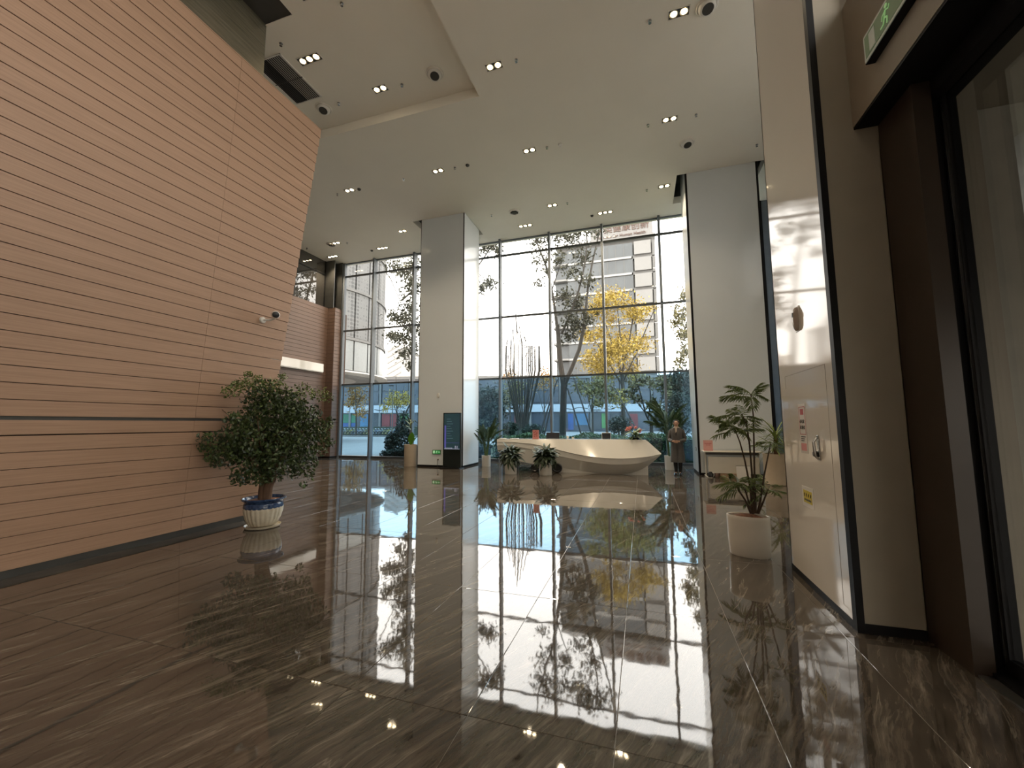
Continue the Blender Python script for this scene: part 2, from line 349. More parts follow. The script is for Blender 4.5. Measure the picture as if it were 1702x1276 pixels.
structure('baseboard_left_rear', (lambda q: q.mesh('baseboard_left_rear', M_BLACK))(box(RX-.2, RX+.005, 9, RPY, 0, .085).box(RX, RPX+.005, RPY-.005, 16.1, 0, .085)))
lt = structure('trim_1'); put('lintel', box(RX-.3, RX+.22, 12.3, 15.25, 3.98, 4.36).mesh('lintel', M_WHITEG), lt, bevel=.01)
put('soffit_strip', box(RX-.3, RX+.2, 12.3, 15.25, 3.955, 3.98).mesh('soffit_strip', M_TRIM), lt)
# opening under the lintel, closed by dark leaf
d2 = structure('door_2'); put('door_leaf', box(RX-.34, RX-.30, 11.0, 12.6, 0, 3.95).mesh('door_leaf', M_WBACK), d2)
# dark glazing over the rear timber wall
w2 = structure('window_2')
for a, b_ in ((9.2, 11.4), (11.44, 13.15), (13.19, 15.55), (15.59, 16.05)):
    put('pane', box(RX-.25, RX-.22, a, b_, 7.16, 9.5).mesh('pane', M_GDARK), w2)
    put('mullion', box(RX-.27, RX-.19, b_, b_+.04, 7.16, 9.5).mesh('mullion', M_BLACK), w2)
put('mullion', box(RX-.22, RPX-.1, 15.6, 15.64, 7.16, 9.5).mesh('mullion', M_STRIP), w2)
put('transom', box(RX-.27, RX-.20, 9.2, 16.05, 8.79, 8.84).mesh('transom', M_BLACK), w2)
structure('trim_3', box(-14.6, -13.83, 15.98, 16.2, 7.16, 9.5).mesh('trim_3', M_STRIP))
structure('wall_far_left', box(-15.2, -14.95, -4.2, 16.4, 0, 10.2).mesh('wall_far_left', M_CEIL))
structure('wall_back', box(-15.2, 4.9, -4.35, -4.2, 0, 10.2).mesh('wall_back', M_CEIL))

# ------------------------------------------------------------------ curtain wall
YG = 16.15
w1 = structure('window_1')
MX = [-13.80, -12.0, -9.82, -7.70, -5.61, -3.44, -1.29, 0.865, 3.02, 4.45]
TZ = [0.10, 3.455, 6.09, 8.82, 9.5]
mu_me = box(-.042, .042, -.21, .05, 0, 9.5).mesh('mullion', M_MULL)
for x in MX[1:-1]: put('mullion', mu_me, w1, (x, YG, 0))
put('mullion', box(-.04, .06, -.10, .05, 0, 9.5).mesh('mullion', M_MULL), w1, (MX[0], YG, 0))
put('corner_post', box(-.10, .17, -.12, .1, 0, 9.5).mesh('corner_post', M_MULL), w1, (MX[-1], YG, 0))
put('corner_post', box(-.06, .0, -.14, .1, 0, 9.5).mesh('corner_post', M_BLACK), w1, (MX[-1]-.10, YG, 0))
for z in TZ[1:4]:
    put('transom', box(MX[0], MX[-1], -.045, .04, -.036, .036).mesh('transom', M_CABLE), w1, (0, YG, z))
put('sill', box(MX[0], MX[-1], -.06, .06, 0, .10).mesh('sill', M_CABLE), w1, (0, YG, 0))
put('head_channel', box(MX[0], MX[-1], -.03, .05, 9.45, 9.5).mesh('head_channel', M_MULL), w1, (0, YG, 0))
node = MB().lathe([(.0, -.10), (.045, -.09), (.05, -.05), (.03, 0), (.03, .03)], 12)
node_me = node.mesh('spider_node', M_CABLE, True)
arm_me = MB().tube([(-.13, 0, 0), (.13, 0, 0)], .017, 6).tube([(0, 0, -.0), (0, .0, .0), (0, 0.001, 0)], .01, 4).mesh('spider_arm', M_CABLE)
for x in MX[1:-1]:
    for z in TZ[1:4]:
        nd = put('spider_node', node_me, w1, (x, YG-.21, z), (math.pi/2, 0, 0))
for k, (a, b_) in enumerate(zip(MX, MX[1:])):
    for r, (c, d) in enumerate(zip(TZ, TZ[1:])):
        put('pane', box(a+.03, b_-.03, -.008, .008, c+.012, d-.012).mesh('pane', M_GBLUE if r == 0 else M_GLASS), w1, (0, YG, 0))

# ------------------------------------------------------------------ big clad columns
def column(label, x0, x1, y0, y1, trims):
    t = thing('clad_column', label, 'column', ((x0+x1)/2, (y0+y1)/2, 0), group='pale clad columns before the glass wall')
    put('core', box(x0+.03, x1-.03, y0+.03, y1-.03, 0, 10.24).mesh('core', M_VOID), t, world=True)
    g = .02
    put('front_panel', box(x0+g, x1-g, y0, y0+.03, .07, 10.24).mesh('front_panel', M_PILLAR), t, world=True)
    put('rear_panel', box(x0+g, x1-g, y1-.03, y1, .07, 10.24).mesh('rear_panel', M_PILLAR), t, world=True)
    put('side_panel', box(x0, x0+.03, y0+g, y1-g, .07, 10.24).mesh('side_panel', M_PILLAR), t, world=True)
    put('side_panel', box(x1-.03, x1, y0+g, y1-g, .07, 10.24).mesh('side_panel', M_PILLAR), t, world=True)
    for (x, y, sx, sy) in trims:
        put('edge_trim', box(x, x+sx, y, y+sy, .07, 10.24).mesh('edge_trim', M_BLACK), t, world=True)
    put('skirting', box(x0+.01, x1-.01, y0+.01, y1-.01, 0, .07).mesh('skirting', M_BLACK), t, world=True)
    return t
L0, L1, LY0, LY1 = -7.97, -6.13, 13.45, 14.92
column('pale clad column with the display kiosk at its foot', L0, L1, LY0, LY1, ((L1-.035, LY0-.004, .032, .03), (L0, LY0-.004, .02, .03), (L1-.02, LY1-.02, .02, .02)))
R0, R1, RY0, RY1 = 1.57, 3.62, 13.45, 14.85
column('pale clad column behind the folding table', R0, R1, RY0, RY1, ((R0-.003, RY0-.004, .06, .035), (R1-.055, RY0-.004, .058, .035), (R1-.02, RY1-.02, .02, .02)))

# ------------------------------------------------------------------ right pier, entrance header and sliding door
PX, PN, PF = 1.47, 3.80, 5.19
wp = structure('wall_right')
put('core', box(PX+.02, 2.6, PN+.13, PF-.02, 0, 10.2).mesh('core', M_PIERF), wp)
zc = [0.06, 1.33, 2.52, 10.2]
put('side_panel', box(PX, PX+.02, PN+.06, PF, .06, 10.2).mesh('side_panel', M_PANEL), wp)
put('far_panel', box(PX, 4.8, PF-.02, PF, .06, 10.2).mesh('far_panel', M_PANEL), wp)
put('corner_trim', box(PX-.004, PX+.045, PN-.005, PN+.06, 0, 10.2).mesh('corner_trim', M_BLACK), wp)
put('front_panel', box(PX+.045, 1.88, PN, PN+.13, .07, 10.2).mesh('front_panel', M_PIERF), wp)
put('skirting', box(PX+.045, 1.88, PN-.006, PN+.13, 0, .07).mesh('skirting', M_BLACK), wp)
put('skirting', box(PX-.004, PX+.02, PN+.06, PF, 0, .06).mesh('skirting', M_BLACK), wp)
# access hatch joints in the cladding
for (ya, yb, za, zb) in ((4.0, 5.0, 2.03, 2.036), (4.0, 4.006, 1.9, 2.036), (4.994, 5.0, 1.9, 2.036)):
    put('hatch_joint', box(PX-.0012, PX+.001, ya, yb, za, zb).mesh('hatch_joint', M_PIERF), wp)
put('hatch_joint', box(PX-.0012, PX+.001, 4.0, 4.004, .12, 2.03).mesh('hatch_joint', M_PIERF), wp)
structure('wall_right_rear', box(4.62, 4.9, 5.19, 16.4, 0, 6.6).box(4.62, 4.9, 5.19, 16.4, 9.3, 10.2).box(4.62, 4.9, 5.19, 6.2, 6.6, 9.3).box(4.62, 4.9, 9.4, 16.4, 6.6, 9.3).mesh('wall_right_rear', M_PILLAR))
w4 = structure('fill_window_4')          # unseen high window past the pier, added to brighten the folding table column
for ya, yb in ((6.24, 7.78), (7.82, 9.36)): put('pane', box(4.75, 4.765, ya, yb, 6.64, 9.26).mesh('pane', M_GLASS), w4)
for y in (6.22, 7.80, 9.38): put('mullion', box(4.70, 4.82, y-.02, y+.02, 6.6, 9.3).mesh('mullion', M_MULL), w4)
structure('wall_entrance', box(1.72, 4.8, -4.2, PN, 3.935, 4.10).box(1.99, 4.8, PN, 3.95, 3.935, 4.10).box(1.72, 1.86, -4.2, PN, 4.10, 5.0).box(1.72, 1.86, -4.2, PN, 9.42, 10.2).mesh('wall_entrance', M_PIERF))
w3 = structure('window_3')          # glazing over the entrance doors
for k in range(5):
    ya = -4.2+k*1.99
    put('mullion', box(1.74, 1.86, ya-.035 if k else ya, ya+.035 if k < 4 else ya, 5.0, 9.42).mesh('mullion', M_MULL), w3)
    if k < 4:
        for za, zb in ((5.02, 7.18), (7.24, 9.40)): put('pane', box(1.79, 1.805, ya+.035, ya+1.955, za, zb).mesh('pane', M_GLASS), w3)
put('transom', box(1.76, 1.84, -4.2, PN, 7.18, 7.24).mesh('transom', M_MULL), w3)
structure('trim_2', box(1.724, 2.02, -4.2, PN-.002, 3.915, 3.934).mesh('trim_2', M_BLACK))
d1 = structure('door_1')
put('jamb', box(1.885, 1.99, 3.38, PN-.001, 0, 3.915).mesh('jamb', mat('brown_anodised', (0.045, 0.034, 0.026), 0.35, spec=0.3)), d1)
put('jamb', box(1.99, 2.16, 3.44, PN-.001, 0, 3.915).mesh('jamb', M_BLACK), d1)
put('head_rail', box(1.99, 2.16, -4.1, 3.44, 3.80, 3.915).mesh('head_rail', M_BLACK), d1)
put('threshold', box(1.97, 2.16, -4.1, 3.44, 0, .035).mesh('threshold', M_BLACK), d1)
put('track', box(1.90, 1.97, -4.1, 3.38, 0, .012).mesh('track', M_STRIP), d1)
put('stile', box(2.06, 2.10, 3.385, 3.44, .035, 3.80).mesh('stile', M_BLACK), d1)
put('edge_gasket', box(2.052, 2.062, 3.405, 3.415, .035, 3.80).mesh('edge_gasket', M_CHROME), d1)
put('bottom_rail', box(2.06, 2.10, -1.0, 3.385, .035, .12).mesh('bottom_rail', M_BLACK), d1)
put('pane', box(2.072, 2.086, -1.0, 3.385, .12, 3.80).mesh('pane', M_GDOOR), d1)
put('stile', box(2.06, 2.10, -1.06, -1.0, .035, 3.80).mesh('stile', M_BLACK), d1)
# vestibule past the door
wv = structure('wall_vestibule')
M_VEST = mat('vestibule_paint', (0.42, 0.40, 0.35), 0.7)
put('face', box(2.17, 4.8, 3.86, 3.92, 0, 3.93).mesh('face', M_VEST), wv)
put('return_face', box(2.17, 2.30, 3.5, 3.86, 0, 3.93).mesh('return_face', M_PIERF), wv)
put('skirting', box(2.30, 4.8, 3.845, 3.86, 0, .08).mesh('skirting', M_BLACK), wv)
structure('floor_vestibule', box(2.16, 5.2, -4.2, 3.9, -.3, 0.0).mesh('floor_vestibule', M_FLOOR))
structure('wall_vestibule_side', box(4.75, 4.9, 1.2, 3.9, 0, 3.93).box(4.75, 4.9, -4.2, 1.2, 2.6, 3.93).mesh('wall_vestibule_side', M_VEST))

# ================================================================== CEILING FITTINGS
def downlight(n, x, y, z, where):
    t = thing('recessed_downlight', ('square two-lamp' if n == 2 else 'long three-lamp')+' recessed downlight '+where, 'downlight', (x, y, z), group='recessed ceiling downlights')
    wdt = .20*n; k = ('dl', n)
    if k not in DLM:
        fr = MB(); a, b, e = wdt/2, .105, .014
        fr.box(-a, a, -b, -b+e, -.012, .0).box(-a, a, b-e, b, -.012, 0).box(-a, -a+e, -b+e, b-e, -.012, 0).box(a-e, a, -b+e, b-e, -.012, 0)
        DLM[k] = fr.mesh('frame', M_TRIM), box(-a+e, a-e, -b+e, b-e, -.004, -.001).mesh('backplate', M_RUBBER), \
            MB().lathe([(.084, -.004), (.084, -.012), (.078, -.012), (.062, -.006), (.056, -.004)], 20).mesh('reflector', M_LRIM, True), \
            MB().lathe([(.056, -.010), (.035, -.016), (0.0, -.018)], 16).mesh('lamp', M_LAMP, True)
    fm, bp, rf, lp = DLM[k]
    put('frame', fm, t); put('backplate', bp, t)
    for i in range(n):
        o = put('reflector', rf, t, ((i-(n-1)/2)*.186, 0, 0)); put('lamp', lp, o)
    ld = bpy.data.lights.new('downlight_beam', 'SPOT'); ld.energy = 120*n; ld.color = (1, .80, .55); ld.spot_size = math.radians(115); ld.spot_blend = .8; ld.shadow_soft_size = .08
    lo = bpy.data.objects.new('downlight_beam', ld); COL.objects.link(lo); lo.parent = t; lo.location = (0, 0, -.06)
DLM = {}
for n, x, y, where in ((2, -2.88, 7.845, 'just outside the corner of the raised ceiling bay'), (2, .955, 7.84, 'beside the large air nozzle near the cream pier'), (2, .963, 10.77, 'between two sprinklers before the folding table column'),
                (2, -2.868, 10.81, 'beside the white smoke detector'), (2, -5.86, 10.85, 'with a grey detector, in front of the kiosk column'), (2, -9.23, 10.87, 'with a grey detector, beside the top of the timber wall'),
                (2, .983, 13.96, 'beside the ceiling cut-out of the folding table column'), (2, -2.86, 13.97, 'over the middle of the reception desk'), (3, -1.06, 15.1, 'close to the glass before the tower sign'),
                (3, -4.22, 15.15, 'close to the glass beside the kiosk column'), (2, -9.17, 14.0, 'between the kiosk column and the timber wall'), (3, -10.93, 15.13, 'close to the glass before the curved white building'),
                (3, -12.63, 14.05, 'touching the round diffuser by the dark high glazing'), (3, -13.75, 15.2, 'in the ceiling corner over the dark high glazing')):
    downlight(n, x, y, H, where)
for n, x, y, where in ((3, -6.86, 6.64, 'beside the louvred grille in the raised bay'), (2, -5.85, 7.83, 'between the two nozzles of the raised bay'), (3, -5.70, 5.50, 'in the raised bay past the stone column')): downlight(n, x, y, HR, where)

noz = MB().lathe([(.205, 0), (.205, -.012), (.185, -.03), (.17, -.03), (.165, -.015)], 32)
noz2 = MB().lathe([(.165, -.012), (.16, -.045), (.145, -.075), (.115, -.10), (.105, -.10)], 32)
noz3 = MB().lathe([(.105, -.098), (.10, -.05), (.10, -.04), (0, -.04)], 24)
nm = noz.mesh('outer_ring', M_TRIM, True), noz2.mesh('collar', M_WHITE, True), noz3.mesh('throat', M_VOID, True)
for x, y, z, lab, big in ((-7.62, 7.9, HR, 'round air nozzle near the louvred grille in the raised ceiling bay', 1), (-4.36, 7.85, HR, 'round air nozzle near the corner of the raised ceiling bay', 1),
                     (1.458, 7.87, H, 'large round air nozzle beside a two-lamp downlight near the cream pier', 1), (1.495, 11.89, H, 'round air nozzle in the ceiling before the column with the folding table', 1)):
    t = thing('air_nozzle', lab, 'air nozzle', (x, y, z), group='round ceiling air nozzles')
    put('outer_ring', nm[0], t); c = put('collar', nm[1], t, (0, 0, 0), (math.radians(-14), math.radians(-6), 0)); put('throat', nm[2], c)
df = MB().lathe([(.21, 0), (.205, -.03), (.16, -.045), (.15, -.03)], 28).mesh('outer_ring', M_TRIM, True)
df2 = MB().lathe([(.10, -.02), (.10, -.06), (.06, -.075), (0, -.075)], 24).mesh('core', M_STRIP, True)
for x, y, lab in ((-4.32, 13.98, 'shallow round ceiling diffuser above the reception desk'), (-12.85, 14.1, 'shallow round ceiling diffuser near the dark high glazing')):
    t = thing('ceiling_diffuser', lab, 'air diffuser', (x, y, H), group='round ceiling diffusers'); put('outer_ring', df, t); put('core', df2, t)
# sprinklers and detectors, from their pixels on the ceiling plane
sp1 = MB().lathe([(.035, 0), (.035, -.012), (.014, -.014), (.012, -.05), (.03, -.055), (.03, -.062), (0, -.062)], 12).mesh('sprinkler_head', M_CHROME, True)
for px, py, z in ((467, 72, HR), (563, 171, HR), (668, 140, HR), (568, 5, HR), (858, 99, H), (1080, 34, H), (1157, 190, H), (1077, 207, H), (909, 244, H), (671, 297, H), (756, 278, H),
                  (561, 322, H), (1258, 240, H), (1075, 315, H), (943, 337, H), (577, 403, H), (510, 412, H), (560, 438, H), (817, 357, H)):
    p = onZ(px, py, z)
    put('sprinkler_head', sp1, None, p, label='small metal sprinkler head hanging from the '+('raised ceiling bay' if z > 9.6 else 'main white ceiling'), cat='sprinkler', group='ceiling sprinklers' + (' of the raised bay' if z > 9.6 else ''))
det = MB().lathe([(.06, 0), (.06, -.02), (.05, -.035), (.03, -.055), (0, -.058)], 20)
dm1, dm2 = det.mesh('smoke_detector', M_WHITE, True), det.mesh('smoke_detector', M_STRIP, True)
for px, py, me_, lab in ((931, 240, dm1, 'white smoke detector on the ceiling beside a two-lamp downlight'), (777, 274, dm2, None), (597, 314, dm2, None), (984, 358, dm2, None), (618, 416, dm2, None)):
    p = onZ(px, py, H)
    put('smoke_detector', me_, None, p, label=lab or 'grey smoke detector dome under the white ceiling', cat='smoke detector', group='ceiling smoke detectors' if not lab else None)
# louvred grille in the raised bay
gx0, gx1, gy0, gy1 = -8.18, -7.37, 6.32, 7.58
t = thing('air_grille', 'long louvred air grille in the raised ceiling bay beside the timber wall', 'air grille', ((gx0+gx1)/2, (gy0+gy1)/2, HR))
q = MB().box(gx0, gx0+.03, gy0, gy1, HR-.02, HR).box(gx1-.03, gx1, gy0, gy1, HR-.02, HR).box(gx0, gx1, gy0, gy0+.02, HR-.02, HR).box(gx0, gx1, gy1-.02, gy1, HR-.02, HR)
put('frame', q.mesh('frame', M_WHITE), t, world=True); put('backing', box(gx0+.03, gx1-.03, gy0+.02, gy1-.02, HR-.004, HR-.002).mesh('backing', M_RUBBER), t, world=True)
for k in range(14):
    x = gx0+.07+k*.052
    put('slat', MB().add([(x, gy0+.02, HR-.005), (x+.022, gy0+.02, HR-.022), (x+.026, gy0+.02, HR-.020), (x+.004, gy0+.02, HR-.003), (x, gy1-.02, HR-.005), (x+.022, gy1-.02, HR-.022), (x+.026, gy1-.02, HR-.020), (x+.004, gy1-.02, HR-.003)],
        [(0,1,2,3),(7,6,5,4),(0,4,5,1),(1,5,6,2),(2,6,7,3),(3,7,4,0)]).mesh('slat', M_STRIP if k < 6 else M_WHITE), t, world=True)
put('crossbar', box(gx0, gx1, (gy0+gy1)/2-.01, (gy0+gy1)/2+.01, HR-.024, HR-.018).mesh('crossbar', M_STRIP), t, world=True)

# ================================================================== WALL FITTINGS
# security camera on the timber wall
p = onX(436, 532, wx(3.35)); zc_ = p[2]
t = thing('security_camera', 'white dome-fronted security camera on an arm fixed to the timber wall', 'camera', (wx(zc_), p[1], zc_))
put('mount_plate', MB().lathe([(.055, 0), (.05, .03), (.03, .045), (0, .045)], 20).mesh('mount_plate', M_WHITE, True), t, rot=(0, math.pi/2, 0))
put('arm', MB().tube([(.03, 0, 0), (.16, .03, .0), (.22, .05, .03)], [.02, .018, .02], 10).mesh('arm', M_WHITE, True), t)
hd = put('head', MB().lathe([(.0, -.09), (.05, -.085), (.062, -.05), (.064, .03), (.055, .075), (.03, .095), (0, .1)], 20).mesh('head', M_WHITE, True), t, (.23, .05, .085), (math.radians(-78), 0, math.radians(50)))
put('lens_window', MB().lathe([(.052, -.088), (.050, -.098), (.03, -.104), (0, -.106)], 20).mesh('lens_window', M_RUBBER, True), hd)

# exit sign over the entrance
M_SIGNG = mat('sign_green', (0.20, 0.27, 0.16), 0.25, emit=(.20, .30, .16), estr=.06)
M_SIGNW = mat('sign_white', (0.5, 0.5, 0.42), 0.25, emit=(.8, .9, .7), estr=.05)
M_GLYPH = mat('sign_glyph', (0.6, 0.9, 0.5), 0.3, emit=(.4, .9, .35), estr=.10)
def running_man(s):
    """pictogram, unit height, in local x-z plane facing -y"""
    q = MB()
    q.prism([(.10*s*math.cos(a)+.12*s, .10*s*math.sin(a)+.86*s) for a in [k*math.pi/5 for k in range(10)]], -.002, .002)
    for a, b, w_ in (((.08, .72), (-.04, .42), .10), ((.08, .70), (.30, .58), .06), ((.06, .68), (-.18, .62), .06), ((-.18, .62), (-.24, .44), .055), ((-.04, .44), (.16, .30), .08), ((.16, .30), (.12, .04), .07), ((-.04, .44), (-.14, .2), .08), ((-.14, .2), (-.38, .18), .07), ((.3, .58), (.36, .72), .05)):
        a, b = Vector(a)*s, Vector(b)*s; d = (b-a).normalized(); n_ = Vector((-d.y, d.x))*w_*s*.5
        q.prism([tuple(a+n_), tuple(b+n_), tuple(b-n_), tuple(a-n_)], -.002, .002)
    return q
def arrow(s):
    return MB().prism([(-.5*s, .09*s), (.1*s, .09*s), (.1*s, .28*s), (.5*s, 0), (.1*s, -.28*s), (.1*s, -.09*s), (-.5*s, -.09*s)], -.002, .002)
t = thing('exit_sign', 'green and white exit sign box on the wall over the sliding door', 'sign', (1.72, 2.93, 4.27), -math.pi/2)
put('casing', box(-.49, .49, -.06, -.002, -.105, .105).mesh('casing', M_BLACK), t)
put('face', box(-.48, .48, -.066, -.06, -.10, .10).mesh('face', M_SIGNW), t)
f_ = put('green_field', box(-.46, .46, -.069, -.066, -.08, .08).mesh('green_field', M_SIGNG), t)
put('running_figure', running_man(.15).mesh('running_figure', M_GLYPH), f_, (-.20, -.072, -.075)); put('arrow', arrow(.2).mesh('arrow', M_GLYPH), f_, (.10, -.072, 0)); put('door_mark', box(-.40, -.33, -.072, -.069, -.07, .06).mesh('door_mark', M_SIGNW), f_)
put('lettering', text_mesh('EXIT', .075, .001, M_GLYPH), f_, (.34, -.071, .0), (math.pi/2, 0, 0))

# small things fixed to the pier cladding
def on_pier(px, py): return onX(px, py, PX)
p = on_pier(1326, 530)
t = thing('wall_sounder', 'pale capsule-shaped alarm sounder high on the cream pier', 'alarm', tuple(p))
pr = [(-.075, .0), (-.07, .035), (-.05, .055), (.02, .055), (.07, .035), (.075, 0)]
cap = MB(); rows_ = []
for k in range(13):
    a = -math.pi/2+math.pi*k/12; rr = max(math.cos(a), 0)**.45
    rows_.append([(-.045*max(rr, .02)*math.sin(b) , .052*(max(rr, .02))*math.cos(b), .115*math.sin(a)) for b in [math.pi*j/10 for j in range(11)]])
cap.grid(rows_); put('housing', cap.mesh('housing', mat('taupe_plastic', (.42, .36, .32), .15), True), t)
put('back_plate', box(-.006, 0, -.058, .058, -.12, .12).mesh('back_plate', M_WHITE), t); put('grille', box(-.048, -.040, -.012, .012, .02, .06).mesh('grille', M_STRIP), t)
M_PAPER = mat('white_paper', (.62, .58, .52), .5, var=.03); M_INK = mat('black_ink', (.03, .03, .03), .6); M_RED = mat('red_ink', (.42, .06, .06), .6); M_PINK = mat('pink_card', (.62, .26, .24), .6, var=.05); M_YEL = mat('yellow_print', (.55, .42, .02), .5)
def poster(name, label, px0, py0, px1, py1):
    a, b = on_pier(px0, py0), on_pier(px1, py1); yc, zc2 = (a[1]+b[1])/2, (a[2]+b[2])/2; wv_, hv = abs(a[1]-b[1]), abs(a[2]-b[2])
    t = thing(name, label, 'notice', (PX, yc, zc2), -math.pi/2); put('sheet', box(-wv_/2, wv_/2, -.002, 0, -hv/2, hv/2).mesh('sheet', M_PAPER), t); return t, wv_, hv
t, pw, ph = poster('health_notice', 'tall white notice with red seal and rows of small figures on the cream pier', 1326, 672, 1344, 754)
q = MB()
for s_ in (-1, 1): q.box(s_*pw*.40-.004, s_*pw*.40+.004, -.003, -.002, -ph*.12, ph*.44).box(-pw*.4, pw*.4, -.003, -.002, ph*(.16+s_*.28)-.003, ph*(.16+s_*.28)+.003)
put('border', q.mesh('border', M_RED), t)
put('seal', box(-pw*.22, pw*.22, -.003, -.002, ph*.28, ph*.40).mesh('seal', M_RED), t)
for r_ in range(2):
    for c_ in range(3):
        put('pictogram', running_man(ph*.085).mesh('pictogram', M_INK), t, (-pw*.24+c_*pw*.22, -.004, ph*(.10-.12*r_)))
q = MB()
for k in range(3): q.box(-pw*.3, pw*(.3-.1*k), -.003, -.002, -ph*(.17+.04*k)-.004, -ph*(.17+.04*k)+.004)
put('text_lines', q.mesh('text_lines', M_INK), t); put('red_panel', box(-pw*.36, pw*.36, -.003, -.002, -ph*.45, -ph*.30).mesh('red_panel', M_PINK), t)
t, pw, ph = poster('yellow_notice', 'small white-edged yellow notice low on the cream pier', 1333, 806, 1354, 848)
put('yellow_field', box(-pw*.38, pw*.38, -.003, -.002, -ph*.30, ph*.32).mesh('yellow_field', M_YEL), t)
for c_ in range(4): put('pictogram', running_man(ph*.2).mesh('pictogram', M_INK), t, (-pw*.27+c_*pw*.18, -.004, 0))
q = MB()
for c_ in range(5): q.box(-pw*.3+c_*pw*.125, -pw*.3+c_*pw*.125+pw*.09, -.004, -.003, -ph*.20, -ph*.10)
put('text_line', q.mesh('text_line', M_INK), t)
p = on_pier(1361, 746)
t = thing('hatch_lock', 'steel lock handle with black knob on the cream pier hatch', 'lock', tuple(p))
put('plate', box(-.006, 0, -.022, .022, -.10, .12).mesh('plate', M_CHROME), t, bevel=.004); put('lever', MB().tube([(-.01, -.01, .10), (-.04, -.012, .06), (-.035, -.014, -.06), (-.01, -.01, -.09)], [.008, .012, .012, .008], 8).mesh('lever', M_CHROME, True), t)
put('knob', MB().lathe([(.026, 0), (.028, .02), (.02, .035), (0, .037)], 16).mesh('knob', M_RUBBER, True), t, (-.006, .012, -.045), (0, -math.pi/2, 0))
# fittings on the left column
p = onY(726, 751, LY0)
t = thing('exit_sign', 'low green running-man exit sign on the column beside the kiosk', 'sign', (p[0], LY0, p[2]))
put('casing', box(-.165, .165, -.025, 0, -.075, .075).mesh('casing', M_STRIP), t)
f_ = put('green_field', box(-.155, .155, -.028, -.025, -.065, .065).mesh('green_field', mat('exit_green', (.02, .16, .04), .3, emit=(.03, .30, .06), estr=.35)), t)
M_GW = mat('glyph_white', (.6, .75, .6), .4, emit=(.6, 1, .6), estr=.3)
put('running_figure', running_man(.11).mesh('running_figure', M_GW), f_, (.0, -.031, -.055)); put('arrow', arrow(.09).mesh('arrow', M_GW), f_, (.10, -.031, 0)); put('door_mark', box(-.13, -.07, -.031, -.028, -.05, .05).mesh('door_mark', M_GW), f_)
p = onY(728.5, 763, LY0)
t = thing('wall_socket', 'white power socket with black cord below the low exit sign', 'socket', (p[0], LY0, p[2]))
put('plate', box(-.045, .045, -.01, 0, -.045, .045).mesh('plate', M_WHITE), t, bevel=.004); put('plug', box(-.018, .018, -.045, -.01, -.03, .012).mesh('plug', M_RUBBER), t, bevel=.005)
put('cord', MB().tube([(0, -.04, -.03), (-.01, -.05, -.12), (-.03, -.03, -.24), (.02, -.05, -p[2]+.012), (.15, -.08, -p[2]+.012), (.26, -.12, -p[2]+.012)], .006, 6).mesh('cord', M_RUBBER, True), t)
p = onY(729, 657, LY0)
t = thing('wall_sensor', 'small white rounded sensor on the column with the kiosk', 'sensor', (p[0], LY0, p[2]))
put('housing', MB().lathe([(.045, 0), (.045, .03), (.035, .05), (0, .055)], 20, sy=2.1).mesh('housing', M_WHITE, True), t, rot=(math.pi/2, 0, 0)); put('window', box(-.012, .012, -.057, -.05, -.04, .02).mesh('window', M_TRIM), t)
p = onY(1157.5, 757, 0) if False else onX(1157.5, 768, R0)
t = thing('wall_switch', 'small dark-edged wall switch on the side of the column near the standing person', 'switch', (R0, 13.9, .75))
put('plate', box(-.012, 0, -.05, .05, -.06, .06).mesh('plate', M_STRIP), t, bevel=.004); put('rocker', box(-.018, -.012, -.02, .02, -.03, .03).mesh('rocker', M_WHITE), t)

# display kiosk
kp = onZ(754, 777.5)
t = thing('display_kiosk', 'tall black floor-standing display kiosk with dim blue screen', 'kiosk', (kp[0], 13.20, 0))
put('base', MB().prism([(-.40, 0), (.40, 0), (.36, .035), (-.36, .035)], -.20, .18).mesh('base', M_BLACK), t)
put('body', box(-.335, .335, -.035, .035, .035, 1.95).mesh('body', mat('kiosk_black', (.012, .016, .015), .12)), t, bevel=.006)
put('trim', box(-.342, -.335, -.038, .038, .035, 1.95).mesh('trim', M_STRIP), t); put('trim', box(.335, .342, -.038, .038, .035, 1.95).mesh('trim', M_STRIP), t)
M_SCR = mat('screen_dark', (.02, .05, .05), .1, col2=(.02, .03, .06), scale=1.5, emit=(.035, .075, .085), estr=.30)
s_ = put('screen', box(-.305, .305, -.039, -.035, .66, 1.92).mesh('screen', M_SCR), t)
M_PUR = mat('screen_purple', (.05, .04, .2), .2, emit=(.12, .11, .42), estr=.5); M_SL = mat('screen_text', (.3, .3, .4), .2, emit=(.30, .34, .46), estr=.6)
q = MB()
for k in range(9): q.box(-.20, -.20+.14+.05*(k % 3), -.0405, -.039, 1.72-.085*k, 1.735-.085*k)
put('text_lines', q.mesh('text_lines', mat('screen_faint', (.05, .1, .12), .2, emit=(.07, .14, .17), estr=.6)), s_); put('side_bar', box(-.285, -.23, -.0405, -.039, .72, 1.5).mesh('side_bar', M_PUR), s_)
put('ticker', box(-.29, .29, -.0405, -.039, .885, .892).mesh('ticker', M_PUR), s_); put('footer', box(-.30, .30, -.0405, -.039, .67, .685).mesh('footer', M_SL), s_)
put('lettering', text_mesh('B1', .13, .0008, M_SL), s_, (.18, -.041, .735), (math.pi/2, 0, 0))
q = MB()
for k in range(5): q.box(-.26+k*.06, -.225+k*.06, -.0405, -.039, .69, .72)
put('icons', q.mesh('icons', M_SL), s_)

